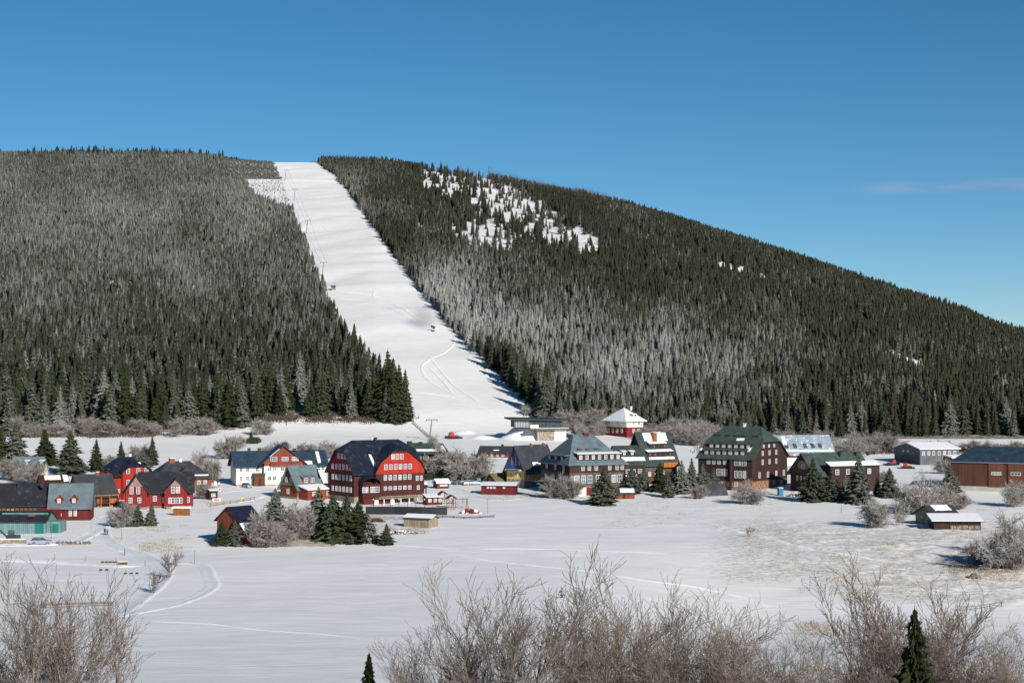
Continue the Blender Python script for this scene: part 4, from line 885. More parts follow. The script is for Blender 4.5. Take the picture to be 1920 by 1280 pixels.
# long side faces left-front, gable faces right-front
D = h.y(1478)
b = h.block(X(1308), 0, 0, D, Z(860), Z(803), 'darkbrown', 'green', clip=.52, hip=4.0, oh=.6, ohe=.8, prof=[(.80, .19)], bands=[(Z(903), 'stone_orange', 'plinth')])
b['m'] = (b['ridge'] - b['eave']) / b['hb']
h.dormer(b, 1327, 1409, Z(843), Z(834), 'darkbrown', 'green', 7, snow=False, w_=1.1, h_=1.0, rise=.6, pm='glass_pale'); h.dormer(b, 1318, 1398, Z(855), Z(846), 'darkbrown', 'green', 7, snow=False, w_=1.1, h_=1.1, rise=.6)
for px_ in (1344, 1365, 1381, 1397, 1418): h.dormer(b, px_ - 3, px_ + 4 , Z(822), Z(818), 'green_dark', 'green', 1, snow=False, w_=1.0, h_=.5, rise=.4, fm='darkbrown')
h.win('R', [1432, 1442, 1452], Z(838), 1.1, 1.0, b); h.win('R', [1430, 1443, 1456], Z(851), 1.2, 1.5, b); h.win('R', [1430, 1443, 1456], Z(868), 1.2, 1.6, b); h.win('R', [1424, 1440, 1456, 1471], Z(892), 1.3, 1.8, b); h.win('R', [1452, 1466], Z(910), 1.2, 1.4, b)
h.win('F', [1328, 1338, 1348, 1359], Z(868), 1.1, 1.4, b); h.win('F', [1382, 1394], Z(868) + .1, 2.0, 2.1, b, cols=3); h.win('F', [1348, 1359], Z(887), 1.7, 2.2, b); h.win('F', [1380, 1388, 1396], Z(890), 1.1, 2.3, b); h.win('F', [1352, 1366, 1380], Z(909), 1.2, 1.2, b)
h.box('bay_wall', X(1371), X(1373), -1.0, -.02, -1.5, Z(862), 'darkbrown'); h.snow(b, 6.5, 7.6, .18, .34); h.snow(b, .5, 3.2, .52, .60); h.snow(b, -10.5, -9.8, .18, .26); h.chimney(1396, D / 2, Z(806), Z(797), .7, 'white')
# --- 20 pale-roofed building
h = House('pale_roof_building', 'red-walled building with pale grey snowy roof and skylights behind the green hotel', 'building', 1470, 872, 18); X, Z = h.x, h.z
b = h.block(X(1445), X(1560), 0, 14, Z(848), Z(818), 'red', 'slate_pale', oh=1.4, ohe=1.2, clip=1, bands=[(Z(858), 'plaster', 'lower_wall')])
for px_ in (1478, 1494, 1513, 1527, 1541): 
    zz = Z(838); yy = (zz - b['eave']) / b['m']; xx = X(px_); q = MB(); q.slab([(xx - .7, yy - .9, zz - .9 * b['m'] + .42), (xx + .7, yy - .9, zz - .9 * b['m'] + .42), (xx + .7, yy + .9, zz + .9 * b['m'] + .42), (xx - .7, yy + .9, zz + .9 * b['m'] + .42)], [(0, 1, 2, 3)], .2); q.build('skylight', ['glass'], h.o)
h.win('F', [1462, 1475, 1490, 1520, 1540], Z(853), 1.2, 1.2, b); h.snow(b, -9, 12.5, .0, .08); h.snow(b, -6, -4.6, .35, .9)
# --- 21 brown gable house with green roof
h = House('brown_gable_house', 'dark brown gabled house with long green roof behind the frosted spruces', 'house', 1530, 925, 36); X, Z = h.x, h.z
D = h.y(1482)
b = h.block(0, X(1632), 0, D, Z(888), Z(852), 'brown', 'green', oh=1.2, ohe=1.1, bands=[(Z(890), 'darkbrown', 'lower_wall')])
h.box('gable_panel', -.25, -.03, h.y(1519), h.y(1497), Z(880), Z(866), 'tan'); h.win('L', [1507], Z(876), 1.6, 1.6, plane=-.26); h.win('L', [1495, 1502, 1509, 1516], Z(899), .9, 1.5, b); h.lean(X(1548), X(1640), -2.6, -.05, Z(874), Z(868), 'darkbrown', 'green_dark', True); h.win('F', [1560, 1580, 1600, 1620], Z(885), 1.4, 1.6, plane=-2.6)
for px_ in (1575, 1606, 1628): h.chimney(px_, D / 2 - 1.5, Z(858), Z(851), .6, 'dark')
# --- 22 grey hall
h = House('grey_hall', 'grey metal fire hall with white snowy roof at the forest foot', 'hall', 1725, 872, 30); X, Z = h.x, h.z
b = h.block(0, X(1797), 0, h.y(1677), Z(842), Z(832), 'grey_panel', 'rsnow', oh=.6, ohe=.5, axis='x')
h.win('F', [1731, 1741, 1750, 1760, 1770, 1779, 1789], Z(850), 1.0, 1.5, b, rows=1); h.win('L', [1694, 1703], Z(848), .9, .9, b); h.box('gate', -.15, -.03, h.y(1722), h.y(1692), 0, Z(855), 'dark'); h.box('white_band', X(1770), X(1797), -.4, -.02, Z(857), Z(855), 'white')
h.lean(X(1771), X(1806), -5, -.05, Z(858), Z(855), 'redbrown', 'rsnow', True); h.win('F', [1778, 1788, 1798], Z(864), 1.3, 1.5, plane=-5)
# --- 23 rust-brown hall
h = House('rust_brown_hall', 'long rust-brown panelled hall with dark blue roof, right edge', 'hall', 1854, 921, -12); X, Z = h.x, h.z
L = X(1960); 
b = h.block(X(1784), L, 0, 22, Z(867), Z(841), 'rust', 'midnight', clip=.0, hip=5, oh=.2, ohe=.2, bands=[(Z(912), 'concrete', 'plinth')])
for a, c in ((1854, 1880), (1889, 1917), (1926, 1950)):
    h.box('panel_bay', X(a), X(c), -.3, -.02, Z(912), Z(868), 'rust2'); h.win('F', [a + 14], Z(887), 3.0, 1.0, plane=-.3, cols=3, rows=1)
h.box('gutter', X(1784), L, -.5, -.25, Z(868), Z(866.5), 'metal')
# --- 24 small chalet sheds on the right
h = House('gable_shed', 'small tan shed with snowy gable roof joined to an open woodstore', 'shed', 1751, 986, 32); X, Z = h.x, h.z
b = h.block(0, X(1795), 0, h.y(1717), Z(966), Z(951), 'tan', 'charcoal', oh=.7, ohe=.6); h.snow(b, -2.2, 2.8, .35, .98); h.win('L', [1729, 1740], Z(973), .7, .5, b)
h = House('open_woodstore', 'low dark open woodstore with flat snowy roof beside the tan shed', 'shed', 1778, 992, 12); X, Z = h.x, h.z
h.lean(X(1752), X(1837), 0, 6.5, Z(977), Z(968), 'darkbrown', 'dark', True, names=('wall', 'roof'), oh=.8)
for i in range(6): h.box('post', X(1781 + i * 11), X(1782 + i * 11), -.2, -.02, -.3, Z(977), 'brown')
h.box('stacked_logs', X(1782), X(1835), -.16, -.03, 0, Z(985), 'stone')
# --- 25 weathered wooden shed on the field edge
h = House('weathered_shed', 'weathered grey plank shed with snowy gable roof below the terrace', 'shed', 804, 990, -28); X, Z = h.x, h.z
b = h.block(X(757), 0, 0, 5, Z(974), Z(968), 'tan', 'charcoal', oh=.3, ohe=.3); h.snow(b, -4, 4.4, .05, .98, rag=.03); h.box('door', X(798), X(790), -.1, -.02, 0, Z(979), 'greyboard')
# --- 26 red market shed with cottage behind
h = House('flat_red_shed', 'low dark red shed with flat snowy roof in the open square', 'shed', 966, 928, -8); X, Z = h.x, h.z
h.lean(X(902), 0, 0, 5.5, Z(911), Z(907), 'red_dark', 'dark', True, names=('wall', 'roof'), oh=.5, z0=-.2); h.box('plinth', X(906), -.3, .2, 5, -1.4, -.05, 'stone'); h.win('F', [915, 921, 927, 945], Z(914), .7, .6, plane=0)
h = House('mossy_roof_cottage', 'small red gabled cottage with mossy tiled roof behind the flat red shed', 'cottage', 930, 912, 40); X, Z = h.x, h.z
b = h.block(0, X(962), 0, h.y(908), Z(902), Z(889), 'red_dark', 'oldgreen', oh=.5); h.win('L', [919], Z(900), 1.3, 1.2, b, fm='pinkboard')
# --- 27 kiosk
h = House('snow_roof_kiosk', 'small dark kiosk with white snowy roof in the square', 'kiosk', 820, 916, 20); X, Z = h.x, h.z
b = h.block(0, X(842), 0, 4, Z(905), Z(899), 'brown', 'rsnow', oh=.45, clip=1); h.box('counter', X(824), X(838), -.4, -.02, Z(911), Z(908.5), 'white')
# --- 28 small cabins on the field edge
h = House('tiny_log_hut', 'tiny brown hut with snowy roof beside the large spruce', 'hut', 1160, 935, 6); X, Z = h.x, h.z
b = h.block(X(1158), X(1190), 0, 4, Z(925), Z(918), 'redbrown', 'charcoal', oh=.35); h.snow(b, -1.8, 2.6, .02, .95, rag=.03); h.box('door', X(1168), X(1172), -.08, -.02, -.2, Z(927), 'darkbrown')
h = House('black_roof_cabin', 'low cabin almost all steep black roof with ochre gable', 'cabin', 1326, 930, 28); X, Z = h.x, h.z
b = h.block(0, X(1362), 0, h.y(1313), Z(926), Z(909), 'orange', 'charcoal', oh=.5, clip=1); h.win('L', [1319], Z(922), .6, .8, b)
# ------------------------------------------------------------------ trees of the village and the fields
def S(px, py): x, y, z = site(px, py); return (x, y, z)
def conifer_at(px, by, ty, key, label, wide=1.0, group=None, cat='spruce'):
    p = S(px, by); h_ = (by - ty) * p[1] / F; spruce(key, p, h_, label, group, wide=wide * (1.0 if key in ('wide', 'widefrost') else 1.3), cat=cat)
for a in [
    (30, 884, 788, 'dark2', 'broad dark spruce left of the small cream house'), (3, 884, 800, 'dark', 'dark spruce cut by the left edge of the photo', 1.1),
    (84, 872, 803, 'dark2', 'dark spruce right behind the small cream house roof', 1.1), (132, 889, 805, 'dark2', 'biggest broad spruce between the cream house and the bright red house', 1.15),
    (181, 884, 822, 'dark', 'narrow pointed spruce left of the bright red house'), (227, 874, 826, 'dark', 'slim small spruce on the snow behind the bright red house'),
    (286, 872, 817, 'dark', 'pointed spruce behind the rounded gable house'), (268, 880, 838, 'dark2', 'bushy brownish spruce right of the dark blue roof', 1.2),
    (471, 830, 806, 'wide', 'small green spruce at the forest corner above the cream hotel', .6), (257, 986, 938, 'wide', 'left one of two bushy spruces before the crimson house', .9),
    (284, 986, 942, 'dark2', 'right one of two bushy spruces before the crimson house'),
    (416, 1022, 974, 'wide', 'left one of two round spruces before the red barn', 1.05), (441, 1022, 972, 'wide', 'right one of two round spruces before the red barn', 1.1),
    (516, 990, 915, 'tall2', 'tall frosted spruce rising between barn and cottage', 1.35), (597, 1008, 912, 'dark2', 'left spruce of the dense dark clump on the field', 1.3),
    (624, 1014, 922, 'wide', 'widest green spruce in the dense clump on the field', 1.0), (650, 1016, 924, 'wide', 'green spruce near the middle of the dense clump', .95), (672, 1016, 938, 'dark2', 'right green spruce of the dense clump', 1.5),
    (692, 1018, 965, 'widefrost', 'small frosted spruce at the right end of the dense clump', .9), (725, 1021, 981, 'dark2', 'small lone spruce on the field right of the clump', 1.25),
    (892, 896, 850, 'dark2', 'dark spruce against the right side of the large frosted tree', 1.2), (1133, 947, 874, 'dark2', 'broad lone spruce before the grey hotel', 1.35),
    (1184, 925, 868, 'dark2', 'spruce between the grey hotel and the snowy lower wing', 1.15), (1208, 920, 872, 'dark', 'narrow spruce before the lower wing', 1.1),
    (1237, 922, 866, 'dark2', 'dark spruce before the stepped house', 1.2), (1252, 932, 882, 'tall2', 'light bushy spruce in front of the stepped house row', 1.2),
    (1278, 926, 862, 'tall2', 'frosted spruce right of the stepped house', 1.1), (1297, 922, 858, 'tall', 'tall frosted spruce left of the green hotel', 1.1), (1318, 922, 868, 'tall2', 'frosted spruce at the left corner of the green hotel', 1.3),
    (1338, 920, 876, 'dark2', 'dark green spruce under the left windows of the green hotel', 1.1), (1396, 912, 868, 'narrow', 'small thin spruce before the middle windows of the green hotel', 1.1),
    (1182, 818, 788, 'dark2', 'small spruce in front of the villa'), (1524, 940, 858, 'tall2', 'tall frosted spruce before the brown gable', 1.25), (1559, 940, 878, 'tall2', 'shorter frosted spruce second in the right-hand row', 1.3),
    (1610, 944, 852, 'tall2', 'tallest frosted spruce in the right-hand row', 1.15), (1585, 938, 890, 'tall', 'low frosted spruce between the two tall ones of the right row', 1.3), (1668, 932, 876, 'dark2', 'dark spruce left of the big frosted round tree', 1.2),
    (1780, 928, 868, 'dark2', 'dark spruce at the left end of the rust-brown hall', 1.1), (1645, 930, 890, 'dark', 'small dim spruce among bushes under the green roof'),
    (748, 790, 682, 'dark', 'tall dark spruce at the tip of the left wood by the slope', .8), (760, 790, 692, 'dark', 'last dark spruce at the very corner of the left wood', .75), (727, 786, 655, 'dark', 'highest spruce near the corner of the left wood', .8), (737, 792, 700, 'dark2', 'full spruce just inside the corner of the left wood', .8),
    (712, 782, 690, 'dark2', 'wide spruce behind the corner group of the left wood'), (1053, 1121, 1097, 'sparse', 'tiny lone pine on the open snowfield', .9)]:
    conifer_at(*a)
# near spruces at the bottom edge
def near_spruce(px, ty, Y, key, h_, label, wide=1.0):
    x = (px - 960) / F * Y; zt = (EYE - ty) / F * Y; z = float(ground(np.array([x]), np.array([Y]))[0]); hh = max(h_, zt - z); spruce(key, (x, Y, zt - hh), hh, label, wide=wide)
near_spruce(1715, 1138, 88, 'near', 9, 'dark green spruce in the near right foreground among bare branches', .66)
near_spruce(692, 1222, 100, 'near', 3.2, 'young conifer tip at the bottom edge in open snow', .6)
near_spruce(1592, 1246, 95, 'near', 3.2, 'small conifer tip at the bottom edge left of the large spruce', .5)
def bare_at(px, by, ty, key, label, wide=1.0, group=None, name='bare_tree', cat='tree'):
    p = S(px, by); bare(key, p, (by - ty) * p[1] / F, label, group, wide, name, cat)
for a in [
    (300, 938, 884, 'tree0', 'bare grey tree in front of the crimson house roof', 1.0), (230, 988, 936, 'shrub0', 'thin bare shrub by the path below the crimson house', .8), (382, 888, 834, 'tree1', 'bare tree on the snow right of the rounded gable house'), (398, 905, 850, 'shrub1', 'slender bare trees beside the cream hotel', .7),
    (380, 935, 898, 'shrub1', 'bare bush by the fence below the rounded gable house', 1.2), (428, 860, 812, 'shrub0', 'tall bare bushes left of the cream hotel', .9), (445, 842, 812, 'shrub1', 'bare bushes on the slope above the cream hotel', 1.3), (490, 815, 778, 'round0', 'frosted bush at the corner of the left wood', 1.1),
    (520, 858, 824, 'shrub0', 'first of the bare bushes behind the cream hotel, leftmost', 1.3), (575, 858, 824, 'shrub1', 'bare bushes behind the middle of the cream hotel', 1.4), (600, 860, 822, 'round1', 'bare round bush behind the right wing of the cream hotel', 1.2), (626, 858, 826, 'shrub0', 'bare bush touching the left end of the big red hotel', 1.3),
    (866, 898, 820, 'round0', 'very large frosted tree right of the big red hotel', 1.15), (838, 895, 838, 'shrub0', 'smaller bare tree left under the very large frosted one', 1.1), (812, 850, 808, 'shrub1', 'thin bare tree under the lift pylon', .6),
    (1045, 934, 880, 'shrub1', 'bare brown bush before the left corner of the grey hotel', 1.3), (1072, 934, 896, 'shrub0', 'small bare bush before the stone floor of the grey hotel', 1.2), (1407, 945, 896, 'round1', 'round frosted bush before the green hotel', 1.2),
    (1642, 988, 926, 'round2', 'round frosted bush on the meadow edge with blue shadow', 1.15), (1694, 985, 928, 'tree0', 'slim single-stemmed frosted tree left of the tan shed', .8), (1728, 962, 878, 'round0', 'biggest frosted round tree above the tan shed', 1.0), (1760, 955, 890, 'round1', 'frosted tree right behind the tan shed', 1.1), (1797, 955, 920, 'shrub0', 'small frosted bush behind the woodstore', 1.2),
    (1906, 950, 896, 'round2', 'frosted bush with blue shadow before the rust-brown hall', 1.0), (1886, 1066, 958, 'round1', 'largest grey frosted thicket at the right edge', 1.0), (1930, 1050, 950, 'round0', 'frosted thicket cut by the right edge', 1.0), (1858, 1058, 1000, 'shrub0', 'low frosted bush at the left of the right edge thicket', 1.2),
    (484, 1026, 940, 'shrub1', 'frosted tree before the red barn roof', .5), (530, 1022, 978, 'round0', 'round frosted bush between the barn and the dense clump', 1.2), (560, 1012, 930, 'shrub1', 'tall reddish frosted tree left of the dense clump', 1.0), (503, 1026, 968, 'shrub0', 'frosted bush right against the red barn', 1.1),
    (318, 1084, 1035, 'sapling0', 'sapling beside the curve of the path, right one'), (288, 1112, 1062, 'sapling1', 'sapling beside the curve of the path, left one'), (330, 1060, 1030, 'sapling1', 'thin sapling behind the path curve'), (60, 905, 862, 'shrub0', 'bare bush before the small cream house', 1.1), (20, 900, 850, 'shrub1', 'bare bush at the far left of the village', 1.3), (200, 880, 850, 'shrub0', 'bare bush left of the bright red house', 1.2),
    (262, 868, 826, 'shrub1', 'pale bare bush behind the bright red house', 1.3), (1390, 806, 768, 'round0', 'pale round frosted tree at the forest foot above the green hotel', 1.3), (1600, 856, 812, 'round1', 'pale round frosted tree right of the pale roof', 1.35), (1770, 888, 856, 'round2', 'frosted bush before the grey hall', 1.3),
    (1404, 1006, 984, 'sapling1', 'tiny sapling on the meadow'), (1655, 905, 878, 'shrub1', 'brown bare bushes below the grey hall', 1.6), (1620, 915, 880, 'shrub0', 'brown bare bushes beside the tallest frosted spruce', 1.4), (1312, 935, 905, 'shrub0', 'bare bush left of the black roof cabin', 1.0)]:
    bare_at(*a)
# frosted bushes strung along the forest foot
rb_ = random.Random(3)
for (x0, x1, y0, y1, n, hmin, hmax, lab, grp) in [
    (0, 410, 812, 820, 15, 22, 44, 'frosted bush in the row along the foot of the left wood', 'bushes along the foot of the left wood'),
    (1040, 1150, 800, 822, 11, 26, 46, 'grey frosted bush in the thicket between ski station and villa', 'thicket between ski station and villa'),
    (1215, 1330, 815, 845, 11, 26, 48, 'frosted bush behind the stepped roof house', 'bushes behind the stepped roof house'),
    (1440, 1700, 838, 852, 18, 22, 44, 'frosted bush along the foot of the right wood', 'bushes along the foot of the right wood'),
    (1700, 1930, 845, 852, 11, 16, 30, 'low frosted bush behind the two halls', 'bushes behind the halls'),
    (1005, 1050, 775, 795, 4, 20, 34, 'frosted bush behind the ski station roof', 'bushes behind the ski station')]:
    for i in range(n):
        px_ = x0 + (x1 - x0) * (i + rb_.random()) / n; py_ = y0 + (y1 - y0) * rb_.random(); bare_at(px_, py_, py_ - rb_.uniform(hmin, hmax), rb_.choice(['round0', 'shrub0', 'round2', 'shrub0', 'shrub1', 'tree0', 'shrub1']), lab, rb_.uniform(1.1, 1.5), grp, 'frosted_bush', 'bush')
# near bare trees along the bottom edge
NT = [(4, 1055, 84, 'near0', 1.0, 'bare foreground tree cut by the left edge'), (62, 1040, 90, 'near1', 1.0, 'bare foreground tree with upright twigs, second from the left'), (112, 1062, 95, 'near2', 1.0, 'bare foreground tree behind the left group'), (158, 1045, 86, 'near0', 1.0, 'bare foreground tree with branches reaching right over the snowfield'),
      (788, 1180, 94, 'near4', .9, 'small bare tree at the left end of the middle foreground group'), (845, 1095, 90, 'near0', 1.05, 'bare tree with forked trunk in the middle foreground group'), (905, 1050, 92, 'near1', .95, 'tall bare tree second highest in the middle foreground'), (985, 1022, 88, 'near2', 1.1, 'highest bare tree in the middle foreground'),
      (1048, 1110, 92, 'near3', 1.0, 'bare tree just right of the highest middle one'), (1115, 1085, 96, 'near4', 1.0, 'bare tree below the tiny lone pine'), (1170, 1120, 90, 'nearpale0', 1.0, 'pale-twigged tree left of the tall thin one'), (1225, 1040, 96, 'near1', 1.0, 'tall thin-twigged tree right of the middle group'), (1282, 1108, 94, 'nearpale1', 1.05, 'pale-twigged tree behind the right middle group'),
      (1340, 1132, 90, 'near0', .95, 'bare tree at the right end of the middle group'), (1400, 1142, 94, 'nearpale2', 1.1, 'dense tan shrub crown left of the small conifer tip'), (1455, 1134, 88, 'nearpale0', 1.1, 'dense tan crown highest between middle and right groups'), (1520, 1150, 92, 'nearpale1', 1.1, 'dense tan crown just left of the small conifer tip'),
      (1655, 1075, 96, 'near4', 1.1, 'bare tree left of the dark foreground spruce'), (1735, 1035, 100, 'near2', 1.2, 'tall bare tree directly behind the dark foreground spruce'), (1800, 1150, 94, 'nearpale2', 1.1, 'tan bare tree right of the dark foreground spruce'), (1850, 1146, 98, 'nearpale1', 1.1, 'pale bare tree second from the right edge'), (1905, 1150, 92, 'nearpale0', 1.1, 'pale bare tree cut by the right edge'),
      (1590, 1190, 98, 'nearpale2', 1.0, 'low pale shrub behind the small conifer tip'), (1700, 1180, 104, 'nearpale0', 1.1, 'low pale twigs left behind the dark foreground spruce')]
for i, (px, ty, Y, key, wd, lab) in enumerate(NT):
    x = (px - 960) / F * Y; z = float(ground(np.array([x]), np.array([Y]))[0]); bare(key, (x, Y, z), (EYE - ty - 22) / F * Y - z, lab, None, wd, rz=i * 1.37 + .5)

# low dark evergreen hedge and undergrowth (nobody could count the twigs)
def tufts(name, label, cat, pts, size, mat, n_per, spread, tall=1.0, seed=1):
    rg = np.random.default_rng(seed); V = []; c = 0; T = []
    P = np.array(pts); n = len(P) * n_per; base = np.repeat(P, n_per, 0); xy = base + rg.normal(0, spread, (n, 2)); z = ground(xy[:, 0], xy[:, 1])
    an = rg.uniform(0, 6.28, n); w_ = size * rg.uniform(.05, .16, n); hh = size * tall * rg.uniform(.5, 1.2, n); lx = rg.normal(0, .35, n) * hh; ly = rg.normal(0, .35, n) * hh
    A = np.stack([xy[:, 0] - np.cos(an) * w_, xy[:, 1] - np.sin(an) * w_, z - .03], -1); B = np.stack([xy[:, 0] + np.cos(an) * w_, xy[:, 1] + np.sin(an) * w_, z - .03], -1); Cc = np.stack([xy[:, 0] + lx, xy[:, 1] + ly, z + hh], -1)
    V = np.stack([A, B, Cc], 1).reshape(-1, 3); T = np.arange(3 * n).reshape(-1, 3); o = link(name, np_mesh(name, V, T, [mat], 3)); return tag(o, label, cat, kind='stuff')
def scatter(x0, x1, y0, y1, n, seed, thr=.5, sc_=(40, 14)):
    rg = np.random.default_rng(seed); out = []
    while len(out) < n:
        px_ = rg.uniform(x0, x1); py_ = rg.uniform(y0, y1)
        if float(fbm(np.array([px_ / sc_[0]]), np.array([py_ / sc_[1]]), seed, 3)[0]) > thr: x, y, z = site(px_, py_); out.append((x, y))
    return out
pts = scatter(1400, 1900, 990, 1090, 900, 5, .5) + scatter(1130, 1480, 930, 990, 200, 6, .52) + scatter(1500, 1920, 1075, 1130, 240, 8, .55) + scatter(1780, 1920, 1045, 1075, 160, 9, .4) + scatter(1700, 1900, 940, 960, 40, 10, .5)
tufts('grass', 'dry grass tufts poking through the thin snow of the right-hand meadow', 'grass', pts, .38, 'grass', 16, .75, .8, 2)
pts = scatter(400, 620, 1010, 1022, 150, 11, .35) + scatter(215, 350, 985, 1035, 140, 12, .5) + scatter(680, 800, 985, 1000, 90, 13, .5) + scatter(900, 1110, 918, 938, 120, 14, .4) + scatter(1500, 1560, 1165, 1190, 60, 15, .3) + scatter(1780, 1900, 1055, 1075, 160, 16, .3) + scatter(380, 400, 925, 960, 30, 17, .3)
tufts('dry_grass', 'brown dead grass along the village edge and by the path', 'grass', pts, .5, 'grass', 14, .8, .9, 3)
pts = scatter(0, 290, 812, 820, 120, 21, .3) + scatter(500, 770, 781, 790, 120, 22, .3) + scatter(1000, 1060, 775, 800, 80, 23, .3) + scatter(1300, 1920, 838, 852, 300, 24, .4)
tufts('undergrowth', 'dark brown undergrowth at the foot of the woods', 'undergrowth', pts, 1.8, 'grassdark', 26, 2.2, .9, 4)
pts = scatter(790, 905, 884, 900, 150, 25, .2) + scatter(470, 480, 826, 832, 10, 26, .1)
tufts('hedge', 'dark green low hedge right of the big red hotel', 'hedge', pts, 2.0, 'hedge', 60, 1.1, 1.0, 5)

# ------------------------------------------------------------------ path and tracks: trodden snow with banks
def smooth_line(pts, step=1.0):
    P = np.array([site(*p)[:2] for p in pts]); n = len(P); out = []
    for i in range(n - 1):
        p0 = P[max(0, i - 1)]; p1 = P[i]; p2 = P[i + 1]; p3 = P[min(n - 1, i + 2)]; m = max(2, int(np.linalg.norm(p2 - p1) / step))
        for k in range(m):
            t = k / m; out.append(.5 * (2 * p1 + (p2 - p0) * t + (2 * p0 - 5 * p1 + 4 * p2 - p3) * t * t + (3 * p1 - p0 - 3 * p2 + p3) * t ** 3))
    out.append(P[-1]); return np.array(out)
def ribbon(name, pts, prof, mats, step=1.0, jit=.04, seed=0):
    """prof: list of (offset across, height, material index of the strip to its right)"""
    L = smooth_line(pts, step); d = np.gradient(L, axis=0); d /= np.linalg.norm(d, axis=1, keepdims=True) + 1e-9; nrm = np.stack([-d[:, 1], d[:, 0]], -1); rg = np.random.default_rng(seed)
    V = []; k = len(prof)
    for i in range(len(L)):
        taper = min(1, i / 4, (len(L) - 1 - i) / 4)
        for q, (o_, h_, _) in enumerate(prof): p = L[i] + nrm[i] * (o_ + rg.normal(0, jit)); V.append((p[0], p[1], float(ground(p[0], p[1])) + .03 + h_ * (.6 + .8 * rg.random()) * taper if 0 < q < k - 1 else float(ground(p[0], p[1])) - .05))
    fs = []; mi = []
    for i in range(len(L) - 1):
        for q in range(k - 1): a = i * k + q; fs.append((a, a + k, a + k + 1, a + 1)); mi.append(prof[q][2])
    me = bpy.data.meshes.new(name); me.from_pydata([tuple(map(float, v)) for v in V], [], fs)
    for m_ in mats: me.materials.append(M[m_])
    me.polygons.foreach_set('material_index', mi); me.polygons.foreach_set('use_smooth', [True] * len(fs))
    bm_ = me; o = link(name, me); return tag(o, kind='structure')
PR = lambda w_, b_: [(w_ + .9, 0, 0), (w_ + .35, b_, 0), (w_ - .1, .02, 1), (0, .05, 1), (-w_ + .1, .02, 1), (-w_ - .35, b_, 0), (-w_ - .9, 0, 0)]
ribbon('path', [(262, 938), (222, 958), (196, 972), (186, 990), (196, 1010), (225, 1026), (265, 1040), (300, 1062), (302, 1078), (288, 1098), (255, 1124), (222, 1148)], PR(1.7, .20), ['bank', 'track'], 1.0, .06, 1)
ribbon('path', [(322, 1056), (360, 1056), (384, 1062), (393, 1082), (400, 1096), (382, 1112), (340, 1130), (290, 1142), (215, 1156)], PR(.75, .16), ['bank', 'track'], .8, .05, 2)
ribbon('path', [(196, 985), (150, 1010), (100, 1020), (-20, 1022)], PR(1.6, .25), ['bank', 'track'], 1.0, .06, 3)
ribbon('path', [(0, 1050), (120, 1056), (220, 1062), (270, 1060)], PR(.5, .22), ['bank', 'bank'], 1.0, .06, 4)
LT = lambda w_, b_: [(w_, 0, 0), (w_ * .35, b_, 0), (-w_ * .35, b_ * .8, 0), (-w_, 0, 0)]
for sd, (pl, w_, b_) in enumerate([([(830, 1034), (900, 1048), (1000, 1060), (1110, 1072), (1210, 1088), (1300, 1100), (1400, 1122), (1440, 1140)], .8, .13), ([(900, 1029), (1010, 1029), (1100, 1032), (1250, 1037)], .5, .06), ([(280, 1164), (400, 1170), (480, 1180), (640, 1192), (760, 1210)], .6, .07), ([(720, 1020), (860, 1030)], .4, .06),
                                 ([(410, 935), (440, 942), (470, 938), (500, 930)], .8, .2), 
                                 ([(1180, 950), (1300, 975), (1420, 1004), (1520, 1030), (1640, 1050)], .9, .18)]):
    ribbon('track', pl, LT(w_, b_), ['bank'], 1.2, .08, 10 + sd)
ribbon('road', [(395, 925), (430, 920), (500, 918), (560, 925)], PR(2.2, .12), ['bank', 'track'], 1.2, .08, 21)
ribbon('road', [(800, 912), (850, 914), (905, 934), (960, 935), (1000, 925)], PR(1.8, .10), ['bank', 'track'], 1.2, .08, 22)
# ski tracks on the piste
for sd, pl in enumerate([[(640, 548), (690, 552), (730, 565), (770, 590), (800, 615)], [(640, 560), (700, 566), (745, 585), (790, 612)], [(704, 546), (700, 556), (720, 566), (760, 580)], [(845, 618), (852, 640), (835, 660), (805, 675), (790, 690), (805, 715), (840, 735)], [(805, 670), (830, 700), (860, 730), (900, 755)], [(800, 685), (830, 715), (850, 740)], [(775, 735), (850, 745), (930, 775)], [(785, 700), (870, 750), (960, 790)], [(600, 420), (640, 440), (700, 452)], [(575, 400), (640, 412), (700, 428)]]):
    ribbon('ski_track', pl, LT(.8, .30), ['bank'], 2.5, .12, 30 + sd)
# groomed heaps at the bottom of the piste
mb = MB()
def mound(px, py, w_, d_, h_, seed, name='snow_heap', label=None):
    x, y, z = site(px, py); n = 18; m_ = 10; V = []; Fq = []
    for j in range(m_ + 1):
        for i in range(n + 1):
            a = i / n * 2 - 1; c = j / m_ * 2 - 1; r2 = a * a + c * c; hh = h_ * max(0, 1 - r2) ** 1.3 * (.8 + .4 * float(fbm(a * 3 + seed, c * 3, seed, 3))); V.append((x + a * w_, y + c * d_, gz(x + a * w_, y + c * d_) + hh - .08))
    for j in range(m_):
        for i in range(n): q = j * (n + 1) + i; Fq.append((q, q + 1, q + n + 2, q + n + 1))
    me = np_mesh(name, V, Fq, ['rsnow']); me.polygons.foreach_set('use_smooth', [True] * len(Fq)); return tag(link(name, me), label, 'snow heap', 'snow heaps at the piste foot')
for i, (px, py, w_, d_, h_, lb) in enumerate([(988, 822, 12, 8, 6.5, 'largest snow heap, ramping up to the ski station terrace'), (905, 822, 7, 6, 1.5, 'pointed snow heap right of the red groomer'), (940, 818, 5, 4, 1.6, 'low snow heap between groomer and station'), (870, 812, 6, 5, 1.3, 'flat snow heap just behind the groomer')]):
    mound(px, py, w_, d_, h_, i, label=lb)
